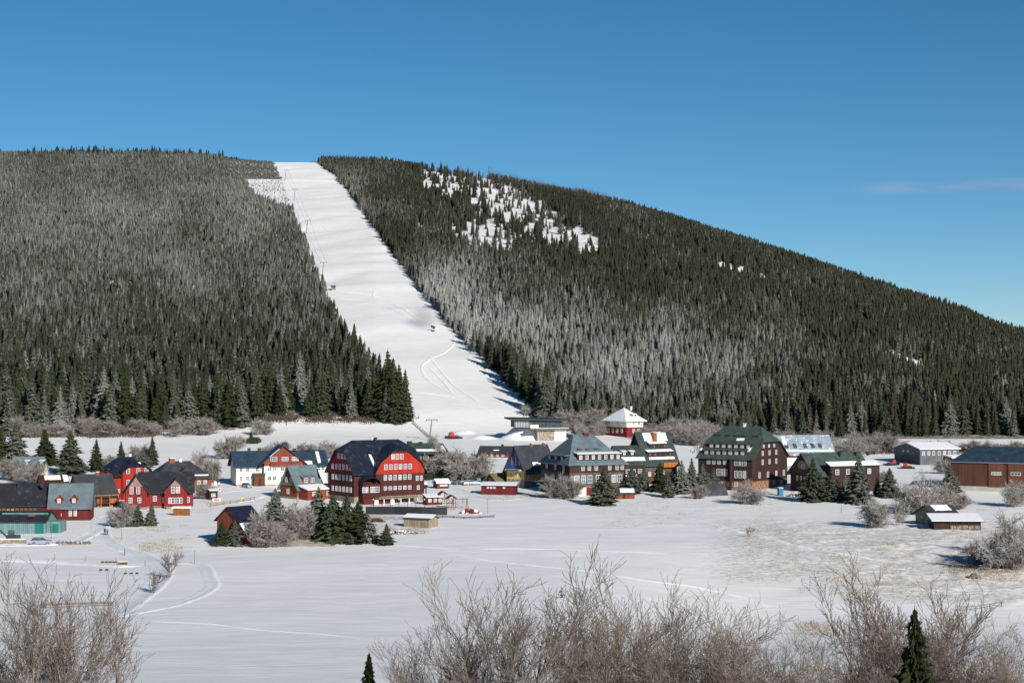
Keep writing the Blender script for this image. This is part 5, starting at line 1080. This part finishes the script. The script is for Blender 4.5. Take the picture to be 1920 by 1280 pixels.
# ------------------------------------------------------------------ vehicles
def car(px, by, rz, body, label, scale=1.0, group=None, kind='estate'):
    x, y, z = site(px, by); o = empty('parked_car', (x, y, z + .02), R(rz), label, 'car', group); o.scale = (scale,) * 3
    L, W = 4.6, 1.8
    sec = [(-2.3, .35, .75), (-2.25, .30, .95), (-1.4, .28, 1.0), (1.1, .28, .98), (2.0, .28, .82), (2.3, .35, .6)]
    mb = MB(); pr = [(-2.3, .32), (-2.32, .75), (-2.2, .98), (1.0, .98), (1.9, .86), (2.28, .66), (2.3, .32)]
    n = len(pr); vs = []
    for sy, k in ((-1, 1), (1, 1)):
        for (a, b_) in pr: vs.append((a, sy * W / 2 * (.97 if b_ > .9 else 1), b_))
    fs = [tuple(range(n)), tuple(range(2 * n - 1, n - 1, -1))] + [(i, i + n, (i + 1) % n + n, (i + 1) % n) for i in range(n)]
    mb.add(vs, fs); mb.build('body', [body], o)
    cb = MB(); pr = [(-2.15, .98), (-1.75, 1.45), (.05, 1.48), (.95, .98)]; n = 4; vs = [(a, -W / 2 * (.95 if b_ < 1.2 else .78), b_) for a, b_ in pr] + [(a, W / 2 * (.95 if b_ < 1.2 else .78), b_) for a, b_ in pr]
    cb.add(vs, [tuple(range(n)), tuple(range(2 * n - 1, n - 1, -1))] + [(i, i + n, (i + 1) % n + n, (i + 1) % n) for i in range(n)]); cb.build('window', ['glass'], o)
    rb = MB(); rb.box(-1.78, .08, -.70, .70, 1.485, 1.53); rb.build('roof', [body], o)
    for a in (-1.45, 1.4):
        for sy in (-1, 1):
            t = MB(); t.tube((a, sy * .72, .33), (a, sy * .94, .33), .33, n=14); q = t.build('wheel', ['rubber'], o); t = MB(); t.tube((a, sy * .941, .33), (a, sy * .955, .33), .2, n=10); t.build('rim', ['metal'], q)
    for sy in (-1, 1):
        t = MB(); t.box(2.2, 2.31, sy * .6 - .22, sy * .6 + .22, .62, .74); t.build('headlight', ['white'], o); t = MB(); t.box(-2.34, -2.25, sy * .68 - .12, sy * .68 + .12, .7, .9); t.build('tail_light', ['paint_red'], o)
    return o
car(78, 1021, 4, 'silver', 'silver-blue estate car parked by the stone wall', 1.12)
car(463, 914, -55, 'silver', 'grey car parked on the snow before the cream hotel', 1.0)
for i, (px, py, rz, m_, lb) in enumerate([(863, 908, 20, 'carblack', 'dark car, leftmost in the row behind the square'), (873, 908, 15, 'carblack', 'black car second in the row behind the square'), (882, 909, 10, 'carwhite', 'white car in the row behind the square'), (893, 909, 12, 'silver', 'grey car at the right of the row behind the square'), (850, 906, 80, 'silver', 'grey car seen end-on beside the kiosk'), (975, 909, 10, 'carwhite', 'white car under the canopy left of the grey hotel')]):
    car(px, py, rz, m_, lb, 1.0, 'cars parked behind the square')
def groomer(px, by, rz, label, group=None, s_=1.0, name='snow_groomer'):
    x, y, z = site(px, by); o = empty(name, (x, y, z), R(rz), label, 'snow groomer', group); o.scale = (s_,) * 3
    for sy in (-1, 1):
        t = MB(); pr = [(-2.2, 0), (2.0, 0), (2.6, .45), (2.3, .95), (-2.3, .95), (-2.6, .45)]; vs = [(a, sy * 1.0 - .0, b_) for a, b_ in pr] + [(a, sy * 2.1, b_) for a, b_ in pr]; n = 6
        t.add(vs, [tuple(range(n)), tuple(range(2 * n - 1, n - 1, -1))] + [(i, i + n, (i + 1) % n + n, (i + 1) % n) for i in range(n)]); t.build('track', ['rubber'], o)
    t = MB(); t.box(-2.0, 2.1, -1.0, 1.0, .6, 1.5); t.build('body', ['paint_red'], o)
    t = MB(); pr = [(-.1, 1.5), (0.1, 2.9), (1.3, 2.85), (2.0, 1.5)]; n = 4; vs = [(a, -1.05, b_) for a, b_ in pr] + [(a, 1.05, b_) for a, b_ in pr]; t.add(vs, [tuple(range(n)), tuple(range(2 * n - 1, n - 1, -1))] + [(i, i + n, (i + 1) % n + n, (i + 1) % n) for i in range(n)]); c = t.build('cab', ['paint_red'], o)
    t = MB(); t.box(1.35, 1.9, -.9, .9, 1.65, 2.6); t.box(.3, 1.2, -1.08, -1.06, 1.8, 2.6); t.build('window', ['glass'], c)
    t = MB(); t.box(2.9, 3.1, -2.4, 2.4, .1, 1.2); t.tube((2.0, -.6, .7), (2.95, -.6, .7), .1); t.tube((2.0, .6, .7), (2.95, .6, .7), .1); t.build('blade', ['dark'], o)
    t = MB(); t.box(-3.6, -2.9, -2.3, 2.3, .1, .7); t.tube((-2.0, 0, .8), (-3.2, 0, .6), .15); t.build('tiller', ['dark'], o)
groomer(850, 822, 200, 'red snow groomer at the foot of the ski slope', s_=1.0)
groomer(1701, 878, 170, 'red snow groomer before the gate of the grey hall', 'red vehicles before the grey hall', .75)
groomer(1672, 872, 20, 'red snow groomer at the left corner of the grey hall', 'red vehicles before the grey hall', .75)
# ------------------------------------------------------------------ ski lift
def pylon(px, by, ty, label):
    x, y, z = site(px, by); h_ = (by - ty) * y / F; o = empty('lift_pylon', (x, y, z), 0, label, 'lift pylon', 'pylons of the ski lift')
    r = .28 + .10 * h_ / 12; t = MB(); t.tube((0, 0, -.5), (.12 * h_, 0, h_), r, r * .7, 8); t.build('mast', ['steel'], o)
    t = MB(); t.box(.12 * h_ - 2.6, .12 * h_ + 2.6, -.2, .2, h_ - .1, h_ + .3); t.build('crossarm', ['steel'], o)
    for s_ in (-1, 1): t = MB(); t.tube((.12 * h_ + s_ * 2.3, -1.2, h_ - .3), (.12 * h_ + s_ * 2.3, 1.2, h_ - .3), .22, n=6); t.build('roller_battery', ['dark'], o)
    return Vector((x + .12 * h_ - 2.3, y, z + h_ - .3)), Vector((x + .12 * h_ + 2.3, y, z + h_ - .3))
pts = [pylon(805, 825, 787, 'nearest lift pylon, standing above the large frosted tree'), pylon(604, 517, 492, 'lift pylon level with the tan hut on the slope'), pylon(574, 438, 413, 'lift pylon a third of the way down the slope'), pylon(551, 376, 355, 'second lift pylon from the top'), pylon(534, 340, 319, 'topmost lift pylon on the slope')]
pts = [pts[0]] + pts[1:]
for s_ in (0, 1):
    t = MB(); prev = None
    for a, b_ in zip(pts[1:-1], pts[2:]):
        p, q = a[s_], b_[s_]; last = p
        for k in range(1, 9):
            f = k / 8; m_ = p.lerp(q, f) + Vector((0, 0, -4 * f * (1 - f) * 2.0)); t.tube(last, m_, .07, n=3, caps=False); last = m_
    o = t.build('lift_cable', ['steel']); tag(o, 'steel cable of the ski lift strung between the upper pylons, %s line' % ('left' if s_ == 0 else 'right'), 'cable', 'cables of the ski lift')
x, y, z = site(625, 544); o = empty('slope_hut', (x, y, z), R(10), 'tiny tan hut on the left side of the ski slope', 'hut')
t = MB(); t.box(-1.5, 1.5, -1.5, 1.5, -.5, 2.6); t.build('wall', ['tan'], o); t = MB(); t.slab([(-1.8, -1.8, 2.7), (1.8, -1.8, 2.7), (1.8, 1.8, 3.3), (-1.8, 1.8, 3.3)], [(0, 1, 2, 3)], .25); t.build('roof', ['dark'], o); t = MB(); t.box(-.9, .9, -1.56, -1.51, 1.2, 2.4); t.build('window', ['glass'], o)
# snow gun with its plume
x, y, z = site(812, 621); o = empty('snow_gun', (x, y, z), R(200), 'snow gun low on the slope blowing a faint plume', 'snow gun')
t = MB(); t.tube((0, 0, -.3), (0, 0, 2.0), .15, n=6); t.build('stand', ['dark'], o); t = MB(); t.tube((-1, 0, 2.2), (1.2, 0, 3.0), .8, .65, 12); t.build('barrel', ['dark'], o); t = MB(); t.box(-.9, .9, -.8, .8, -.2, .7); t.build('chassis', ['dark'], o)
vm = bpy.data.materials.new('snow_mist'); vm.use_nodes = True; vt = vm.node_tree; vt.nodes.clear(); vo = vt.nodes.new('ShaderNodeOutputMaterial'); pv = vt.nodes.new('ShaderNodeVolumePrincipled'); pv.inputs['Color'].default_value = (.9, .9, .93, 1)
vc = vt.nodes.new('ShaderNodeTexCoord'); vl = vt.nodes.new('ShaderNodeVectorMath'); vl.operation = 'LENGTH'; vt.links.new(vc.outputs['Object'], vl.inputs[0]); vr = vt.nodes.new('ShaderNodeMapRange'); vr.inputs[1].default_value = 1; vr.inputs[2].default_value = .2; vr.inputs[3].default_value = 0; vr.inputs[4].default_value = .05; vt.links.new(vl.outputs['Value'], vr.inputs[0]); vt.links.new(vr.outputs[0], pv.inputs['Density']); vt.links.new(pv.outputs[0], vo.inputs['Volume'])
bpy.ops.mesh.primitive_uv_sphere_add(segments=24, ring_count=12, location=(x - 6, y + 12, z + 9)); sm = bpy.context.object; sm.name = 'snow_mist'; sm.scale = (10, 20, 7); sm.rotation_euler = (R(18), 0, R(10)); sm.data.materials.append(vm); tag(sm, 'thin mist of blown snow drifting up the slope from the snow gun', 'mist', kind='stuff')
# piste top: fence and lift house
x, y, z = site(537, 301); o = empty('top_station', (x, y, z), 0, 'small grey lift house on the ridge at the top of the piste', 'hut')
t = MB(); t.box(-5, 5, -3, 3, -1, 4); t.build('wall', ['greyboard'], o); t = MB(); t.box(-5.6, 5.6, -3.5, 3.5, 4.01, 4.5); t.build('roof', ['dark'], o)
def fence(name, label, pts_px, hgt, step, mat, rails=2, pr=.07, group=None, board=False):
    L = smooth_line(pts_px, step); p0 = L[0]; o = empty(name, (float(p0[0]), float(p0[1]), gz(*p0)), 0, label, 'fence', group); oz = gz(*p0)
    P = [Vector((float(p[0] - p0[0]), float(p[1] - p0[1]), gz(*p) - oz)) for p in L]
    for p in P[:95]: t = MB(); t.tube(p + Vector((0, 0, -.3)), p + Vector((0, 0, hgt)), pr, n=5); t.build('post', [mat], o)
    for r_ in range(rails):
        t = MB(); zz = hgt * (.9 - .42 * r_)
        for a, b_ in zip(P, P[1:]): t.tube(a + Vector((0, 0, zz)), b_ + Vector((0, 0, zz)), pr * .7, n=4)
        t.build('rail', [mat], o)
    if board:
        t = MB()
        for a, b_ in zip(P, P[1:]): t.add([a + Vector((0, -.12, 0)), b_ + Vector((0, -.12, 0)), b_ + Vector((0, -.12, hgt)), a + Vector((0, -.12, hgt)), a + Vector((0, -.16, 0)), b_ + Vector((0, -.16, 0)), b_ + Vector((0, -.16, hgt)), a + Vector((0, -.16, hgt))], [(0, 3, 2, 1), (4, 5, 6, 7), (3, 7, 6, 2), (0, 1, 5, 4)])
        t.build('boarding', [mat], o)
    return o
fence('piste_fence', 'dark net fence across the top of the piste', [(512, 303), (560, 303), (592, 305)], 2.2, 6, 'dark', 3, .12)
fence('piste_fence', 'dark safety fence running down the left foot of the piste', [(774, 794), (795, 812), (812, 826), (822, 838)], 1.3, 3.2, 'dark', 3, .09)
fence('wooden_fence', 'low dark fence curving along the road below the rounded gable house', [(395, 950), (420, 946), (445, 943), (478, 937)], 1.0, 3, 'wood', 2, .10)
fence('bridge_railing', 'wooden railing of the footbridge at the lower right', [(1800, 1146), (1830, 1145), (1878, 1138)], 1.0, 4.2, 'greyboard', 1, .12)
fence('terrace_fence', 'long dark boarded fence in front of the hotel terrace', [(686, 964), (740, 964), (790, 965), (838, 965)], 2.2, 3, 'dark', 1, .08, board=True)
fence('timber_edging', 'dark timber edging at the border of the snowfield', [(760, 975), (830, 970), (870, 972), (925, 969)], .5, 3, 'dark', 2, .12)
fence('timber_edging', 'snow-capped low timber rail below the terrace fence', [(690, 972), (740, 974), (765, 974)], .7, 3, 'greyboard', 2, .10)
# stone retaining wall by the parking place
def lowwall(name, label, a, b_, h_, th, mat, cap=True):
    p = Vector(site(*a)); q = Vector(site(*b_)); d = (q - p); L = d.length; o = empty(name, p, math.atan2(d.y, d.x), label, 'wall')
    t = MB(); t.add([(0, 0, -.5), (L, 0, d.z - .5), (L, th, d.z - .5), (0, th, -.5), (0, 0, h_), (L, 0, d.z + h_), (L, th, d.z + h_), (0, th, h_)], [(0, 3, 2, 1), (4, 5, 6, 7), (0, 1, 5, 4), (1, 2, 6, 5), (2, 3, 7, 6), (3, 0, 4, 7)]); t.build('masonry', [mat], o)
    if cap: t = MB(); t.add([(0, -.08, h_ + .005), (L, -.08, d.z + h_ + .005), (L, th + .1, d.z + h_ + .005), (0, th + .1, h_ + .005), (0, 0, h_ + .18), (L, 0, d.z + h_ + .18), (L, th, d.z + h_ + .18), (0, th, h_ + .18)], [(0, 3, 2, 1), (4, 5, 6, 7), (0, 1, 5, 4), (1, 2, 6, 5), (2, 3, 7, 6), (3, 0, 4, 7)]); t.build('snow_cap', ['rsnow'], o)
lowwall('retaining_wall', 'tan stone retaining wall left of the silver-blue car', (-20, 1020), (48, 1020), 1.1, .6, 'stone_tan')
lowwall('retaining_wall', 'low stone kerb under the row of little shrubs', (110, 1022), (172, 1021), .3, .4, 'stone_tan', False)
for i in range(8): bare_at(108 + i * 8.4, 1020, 1011 + (i % 3) * .6, 'round%d' % (i % 3), 'little clipped shrub in the row right of the silver-blue car', .9, 'row of little shrubs', 'small_shrub', 'shrub')
# log pile
def logpile(px, by, wpx, hpx, label):
    x, y, z = site(px, by); u = y / F; W_, H_ = wpx * u, hpx * u; o = empty('firewood_stack', (x, y, z), R(-8), label, 'firewood')
    t = MB(); r = .16; rows = int(H_ / (2 * r)); c = int(W_ / (2 * r)); rg = random.Random(4)
    for j in range(rows):
        for i in range(c - (j % 2)): xx = -W_ / 2 + (i + .5 + .5 * (j % 2)) * 2 * r; t.tube((xx, -.5 + rg.uniform(-.05, .05), r + j * 2 * r * .88), (xx, .5, r + j * 2 * r * .88), r * rg.uniform(.85, 1.0), n=7)
    t.build('logs', ['log'], o); t = MB(); t.slab([(-W_ / 2 - .2, -.7, H_ * .95), (W_ / 2 + .2, -.7, H_ * .95), (W_ / 2, .7, H_ * .95 + .3), (-W_ / 2, .7, H_ * .95 + .3)], [(0, 1, 2, 3)], .2); t.build('snow_cap', ['rsnow'], o)
logpile(341, 966, 34, 16, 'stack of orange-brown firewood logs before the crimson house'); 
# portable toilet
x, y, z = site(1463, 929); o = empty('portable_toilet', (x, y, z), R(15), 'bright blue portable toilet at the corner of the green hotel', 'toilet')
t = MB(); t.box(-.7, .7, -.7, .7, 0, 2.4); t.build('cabin', ['loo'], o); t = MB(); t.slab([(-.76, -.76, 2.5), (.76, -.76, 2.5), (.76, .76, 2.62), (-.76, .76, 2.62)], [(0, 1, 2, 3)], .12); t.build('roof', ['white'], o); t = MB(); t.box(-.45, .45, -.74, -.705, .1, 2.1); t.build('door', ['loo'], o)
# heap of rubble
def heap(px, by, w_, h_, n, mats, label, name='rubble_heap', cat='rubble', sz=.5):
    x, y, z = site(px, by); rg = random.Random(int(px)); t = MB()
    for i in range(n):
        a = rg.gauss(0, .4) * w_; c = rg.gauss(0, .35) * w_ * .6; hh = h_ * max(0, 1 - (abs(a) / w_) ** 1.5) * rg.random(); s_ = sz * rg.uniform(.5, 1.3); R3 = Matrix.Rotation(rg.uniform(0, 3), 3, 'Z') @ Matrix.Rotation(rg.uniform(0, 1), 3, 'X')
        vs = [R3 @ Vector((sx_ * s_ / 2, sy_ * s_ * .35, sz_ * s_ * .3)) + Vector((a, c, hh)) for sz_ in (-1, 1) for sx_, sy_ in ((-1, -1), (1, -1), (1, 1), (-1, 1))]
        t.add(vs, [(0, 3, 2, 1), (4, 5, 6, 7), (0, 1, 5, 4), (1, 2, 6, 5), (2, 3, 7, 6), (3, 0, 4, 7)], rg.randrange(len(mats)))
    o = t.build(name, mats); o.location = (x, y, z); return tag(o, label, cat)
heap(1490, 930, 3.2, 1.1, 60, ['stone_tan', 'rsnow', 'tan'], 'heap of snowy rubble right of the blue toilet')
heap(748, 1000, 5, .8, 90, ['stone', 'rsnow', 'rsnow', 'brown'], 'scattered snowy stones below the weathered shed', sz=.45)
heap(706, 978, 2.6, .9, 50, ['redbrown', 'brown'], 'pile of reddish brushwood at the left of the weathered shed', 'brushwood_pile', 'brushwood')
heap(1826, 1084, 1.6, .9, 30, ['stone', 'tan'], 'dark boulders by the brook on the right', 'boulders', 'boulders', .9)
# playground and winter sports gear by the terrace
def playframe(px, by, label, kind):
    x, y, z = site(px, by); o = empty('playground_frame', (x, y, z), R(20), label, 'playground', 'playground equipment')
    if kind == 'swing':
        for sx_ in (-2.2, 2.2): t = MB(); t.tube((sx_, -1.2, 0), (sx_, 0, 3.0), .12, n=5); t.tube((sx_, 1.2, 0), (sx_, 0, 3.0), .12, n=5); t.build('leg', ['wood'], o)
        t = MB(); t.tube((-2.6, 0, 3.0), (2.6, 0, 3.0), .12, n=5); t.build('crossbar', ['wood'], o)
        for sx_ in (-1, 1): t = MB(); t.tube((sx_ - .25, 0, 3), (sx_ - .25, 0, .6), .03, n=3); t.tube((sx_ + .25, 0, 3), (sx_ + .25, 0, .6), .03, n=3); t.box(sx_ - .3, sx_ + .3, -.15, .15, .5, .58); t.build('swing_seat', ['dark'], o)
    elif kind == 'tower':
        for sx_ in (-1, 1):
            for sy_ in (-1, 1): t = MB(); t.tube((sx_, sy_, 0), (sx_, sy_, 2.9), .1, n=5); t.build('leg', ['wood'], o)
        t = MB(); t.box(-1.1, 1.1, -1.1, 1.1, 1.3, 1.45); t.build('platform', ['wood'], o); t = MB(); t.slab([(-1.4, -1.3, 2.8), (0, -1.3, 3.8), (0, 1.3, 3.8), (-1.4, 1.3, 2.8), (1.4, -1.3, 2.8), (1.4, 1.3, 2.8)], [(0, 1, 2, 3), (1, 4, 5, 2)], .1); t.build('roof', ['red_dark'], o)
        t = MB(); t.slab([(1.1, -.4, 1.4), (3.4, -.4, .15), (3.4, .4, .15), (1.1, .4, 1.4)], [(0, 1, 2, 3)], .08); t.build('slide', ['paint_red'], o)
playframe(846, 952, 'wooden climbing tower with red slide by the terrace', 'tower'); playframe(862, 955, 'wooden swing frame in the playground by the terrace', 'swing'); playframe(830, 944, 'small roofed play hut next to the terrace', 'tower')
heap(882, 962, 3.4, 1.2, 45, ['redbrown', 'brick', 'rsnow'], 'low reddish covered pile at the right of the playground', 'covered_pile', 'pile', .8)
h = House('terrace_pavilion', 'dark red pavilion with snowy roof right of the hotel terrace', 'pavilion', 800, 947, 16); X, Z = h.x, h.z
h.lean(0, X(829), 0, 4, Z(933), Z(929), 'red_dark', 'dark', True, names=('wall', 'roof')); h.win('F', [806, 816, 825], Z(938), .9, 1.0, plane=0)
# parasols closed and terrace poles
for i, px_ in enumerate((700, 716, 732, 748, 764, 780, 796, 812)):
    x, y, z = site(px_, 958); o = empty('terrace_lamp_post', (x, y, z), 0, 'thin dark pole in the row on the hotel terrace', 'pole', 'poles on the hotel terrace'); t = MB(); t.tube((0, 0, -.2), (0, 0, 3.2), .06, n=5); t.build('pole', ['dark'], o); t = MB(); t.box(-.15, .15, -.15, .15, 3.2, 3.45); t.build('lamp_head', ['white' if i % 3 == 0 else 'dark'], o)
# signs
def sign(px, by, ty, wpx, hpx, mat, label, posts=2, mat2=None):
    x, y, z = site(px, by); u = y / F; H_ = (by - ty) * u; W_ = wpx * u; hh = hpx * u; o = empty('sign_board', (x, y, z), R(5), label, 'sign')
    for sx_ in ((-W_ * .4, W_ * .4) if posts == 2 else (0,)): t = MB(); t.tube((sx_, 0, -.3), (sx_, 0, H_), .07, n=5); t.build('post', ['metal'], o)
    t = MB(); t.box(-W_ / 2, W_ / 2, -.12, -.06, H_ - hh, H_); t.build('panel', [mat], o)
    if mat2: t = MB(); t.box(-W_ * .35, W_ * .35, -.15, -.125, H_ - hh * .75, H_ - hh * .25); t.build('panel_mark', [mat2], o)
sign(411, 914, 902, 4, 8, 'paint_red', 'upright red banner sign at the village crossroads', 1, 'white'); sign(404, 914, 902, 4, 8, 'white', 'upright white banner sign left of the red banner', 1); sign(412, 922, 914, 4, 7, 'carwhite', 'pale blue-white panel below the red banner', 1, 'loo')
sign(406, 940, 934, 15, 5, 'white', 'white and red horizontal board by the road', 2, 'paint_red'); sign(454, 941, 933, 4, 6, 'yel', 'small yellow marker by the road fence', 1); sign(706, 948, 937, 7, 9, 'white', 'left white square board on the hotel terrace', 1); sign(736, 948, 936, 7, 9, 'white', 'right white square board on the hotel terrace', 1)
sign(918, 906, 899, 8, 5, 'pinkboard', 'pink board on the front of the mossy cottage', 1); sign(898, 905, 896, 7, 5, 'teal', 'small green board behind the parked cars', 2)
h = House('ticket_booth', 'small dark grey booth at the crossroads beside the banners', 'booth', 393, 937, 14); X, Z = h.x, h.z
h.lean(0, X(408), 0, 3, Z(921), Z(919), 'darkbrown', 'charcoal', True, names=('wall', 'roof'), oh=.15); h.win('F', [400], Z(928), 1.2, 1.0, plane=0)
# poles and posts in the fields
PO = [(365, 1057, 1030, 'tall signpost where the small path leaves the road'), (234, 1041, 1027, 'thick brown post beside the path'), (103, 1048, 1037, 'thin post on the snow below the car, left'), (161, 1050, 1039, 'thin post on the snow below the car, right'), (217, 1054, 1043, 'post at the end of the low timber row'), (272, 1062, 1049, 'post on the inner side of the path curve'),
      (316, 1043, 1020, 'thin pole right of the path'), (228, 1010, 990, 'thin dark pole beside the bare shrub'), (927, 970, 962, 'short stake at the end of the timber edging'), (914, 963, 932, 'tall thin flagpole on the snowfield edge'), (868, 942, 930, 'thin pole left behind the playground'), (1599, 1134, 1124, 'dark stake in the shadowed field'), (96, 1010, 985, 'thin lamp pole behind the silver-blue car'), (1578, 962, 946, 'thin pole before the right row of spruces'), (1307, 936, 925, 'short stake before the black roof cabin')]
for px_, by, ty, lb in PO:
    x, y, z = site(px_, by); h_ = (by - ty) * y / F; r = .16 if 'thick' in lb else .07; o = empty('wooden_post', (x, y, z), 0, lb, 'post', 'posts standing in the snow'); t = MB(); t.tube((0, 0, -.3), (0, 0, h_), r, r * .8, 6); t.build('shaft', ['wood'], o)
    t = MB(); t.tube((0, 0, h_), (0, 0, h_ + .08), r * 1.3, r * .5, 6); t.build('snow_cap', ['rsnow'], o)
# timber lying behind the left foreground tree
def logs_row(px0, px1, py, mat, label, r=.2):
    p = Vector(site(px0, py)); q = Vector(site(px1, py)); t = MB(); n = max(2, int((q - p).length / .9))
    o = empty('timber_row', p, 0, label, 'timber')
    for i in range(n):
        c = (q - p) * ((i + .5) / n); t = MB(); t.tube(c + Vector((-.3, 0, r * .9)), c + Vector((.3, .05, r * .9)), r, n=7); t.build('log', [mat], o)
logs_row(189, 238, 1055, 'brown', 'row of short snowy logs behind the left foreground trees'); logs_row(183, 206, 1070, 'brown', 'short row of split timber nearer the foreground', .22); logs_row(230, 262, 1076, 'brown', 'stray timber pieces beside the path', .18)
h = House('picnic_box', 'small brown wooden box at the end of the log row', 'box', 221, 1060, 0); h.box('chest', 0, 2.0, 0, .9, -.1, .75, 'brown'); h.box('lid', -.08, 2.08, -.08, .98, .76, .86, 'rsnow')
# low beams standing in for a brownish ground strip behind the twigs
h = House('tan_strip', 'low tan strip half hidden behind the left foreground trees', 'frame', 86, 1140, 3); X = h.x; h.box('front_beam', 0, X(210), 0, .25, -.3, .18, 'greyboard'); h.box('back_beam', 0, X(210), 3.4, 3.7, -.3, .3, 'greyboard'); h.box('end_beam', -.3, -.01, 0, 3.7, -.3, .28, 'greyboard')
# digger behind the stone wall
x, y, z = site(22, 1018); o = empty('excavator', (x, y, z), R(170), 'dark parked excavator with folded arm behind the stone wall', 'excavator'); o.scale = (1.1,) * 3
for sy in (-1, 1): t = MB(); t.box(-1.8, 1.8, sy * 1.0 - .25, sy * 1.0 + .25, 0, .7); t.build('track', ['rubber'], o)
t = MB(); t.box(-1.6, .9, -1.0, 1.0, .8, 1.8); t.build('body', ['carblack'], o); t = MB(); t.box(-.2, .9, -1.0, .0, 1.81, 2.7); t.build('cab', ['glass'], o)
t = MB(); t.tube((.9, .3, 1.4), (2.9, .3, 3.0), .2, .16, 6); t.tube((2.9, .3, 3.0), (4.6, .3, 1.2), .16, .12, 6); t.build('arm', ['carblack'], o); t = MB(); t.box(4.2, 4.9, 0, .7, .3, 1.1); t.build('bucket', ['dark'], o)

# ------------------------------------------------------------------ people
def person(px, by, hgt, rz, label, coat, trousers, stride=.22, arm=.1, group=None, ski=False):
    x, y, z = site(px, by); s_ = hgt / 1.75
    J = dict(pel=(0, 0, .95), spine=(0, .0, 1.15), chest=(0, 0, 1.38), neck=(0, 0, 1.50), head=(0, -.01, 1.60), top=(0, 0, 1.70), sl=(-.17, 0, 1.42), el=(-.24, .04 + arm, 1.15), hl=(-.24, -.10 + arm, .93), sr=(.17, 0, 1.42), er=(.24, .04 - arm, 1.15), hr=(.24, -.14 - arm, .95),
             tl=(-.10, 0, .90), kl=(-.11, -stride * .6, .50), al=(-.11, -stride, .09), fl=(-.11, -stride - .16, .04), tr=(.10, 0, .90), kr=(.11, stride * .25, .50), ar=(.11, stride, .12), fr=(.11, stride - .14, .04))
    rad = dict(pel=.16, spine=.15, chest=.17, neck=.06, head=.105, top=.075, sl=.08, el=.055, hl=.04, sr=.08, er=.055, hr=.04, tl=.10, kl=.07, al=.055, fl=.045, tr=.10, kr=.07, ar=.055, fr=.045)
    E = [('pel', 'spine'), ('spine', 'chest'), ('chest', 'neck'), ('neck', 'head'), ('head', 'top'), ('chest', 'sl'), ('sl', 'el'), ('el', 'hl'), ('chest', 'sr'), ('sr', 'er'), ('er', 'hr'), ('pel', 'tl'), ('tl', 'kl'), ('kl', 'al'), ('al', 'fl'), ('pel', 'tr'), ('tr', 'kr'), ('kr', 'ar'), ('ar', 'fr')]
    ks = list(J); me = bpy.data.meshes.new('person'); me.from_pydata([J[k] for k in ks], [(ks.index(a), ks.index(b_)) for a, b_ in E], []); o = link('person', me, None, (x, y, z), R(rz)); o.scale = (s_,) * 3
    md = o.modifiers.new('skin', 'SKIN'); md.use_smooth_shade = True; sd = o.modifiers.new('sub', 'SUBSURF'); sd.levels = sd.render_levels = 2
    for i, k in enumerate(ks): me.skin_vertices[0].data[i].radius = (rad[k], rad[k]) ; me.skin_vertices[0].data[i].use_root = (k == 'pel')
    m_, t_, b_ = newmat('clothes_' + label[:12]); g = t_.nodes.new('ShaderNodeTexCoord'); sp_ = t_.nodes.new('ShaderNodeSeparateXYZ'); t_.links.new(g.outputs['Object'], sp_.inputs[0])
    def gt(v): n_ = t_.nodes.new('ShaderNodeMath'); n_.operation = 'GREATER_THAN'; t_.links.new(sp_.outputs['Z'], n_.inputs[0]); n_.inputs[1].default_value = v; return n_.outputs[0]
    c = mixc(t_, gt(.92), trousers, coat); c = mixc(t_, gt(1.52), c, (.5, .32, .25)); c = mixc(t_, gt(1.64), c, (.05, .04, .04)); t_.links.new(c, b_.inputs['Base Color']); me.materials.append(m_)
    tag(o, label, 'person', group)
    if ski:
        t = MB()
        for sx_ in (-.12, .12): t.box(sx_ - .05, sx_ + .05, -.9, .8, -.02, .02)
        q = t.build('skis', ['dark'], o)
    return o
person(196.5, 1003, 1.85, 175, 'person in dark clothes walking on the path, left of the pair', (.03, .035, .05), (.03, .03, .04), group='walkers on the path'); person(201.5, 1003, 1.75, 178, 'person in a paler grey jacket walking on the path, right of the pair', (.14, .15, .20), (.04, .04, .05), stride=-.2, group='walkers on the path')
person(629, 790, 1.8, 20, 'left of two small figures on the snow hill above the red hotel', (.05, .05, .06), (.04, .04, .05), group='figures on the snow hill'); person(639, 790, 1.8, -30, 'right of two small figures on the snow hill above the red hotel', (.06, .05, .07), (.04, .04, .05), group='figures on the snow hill')
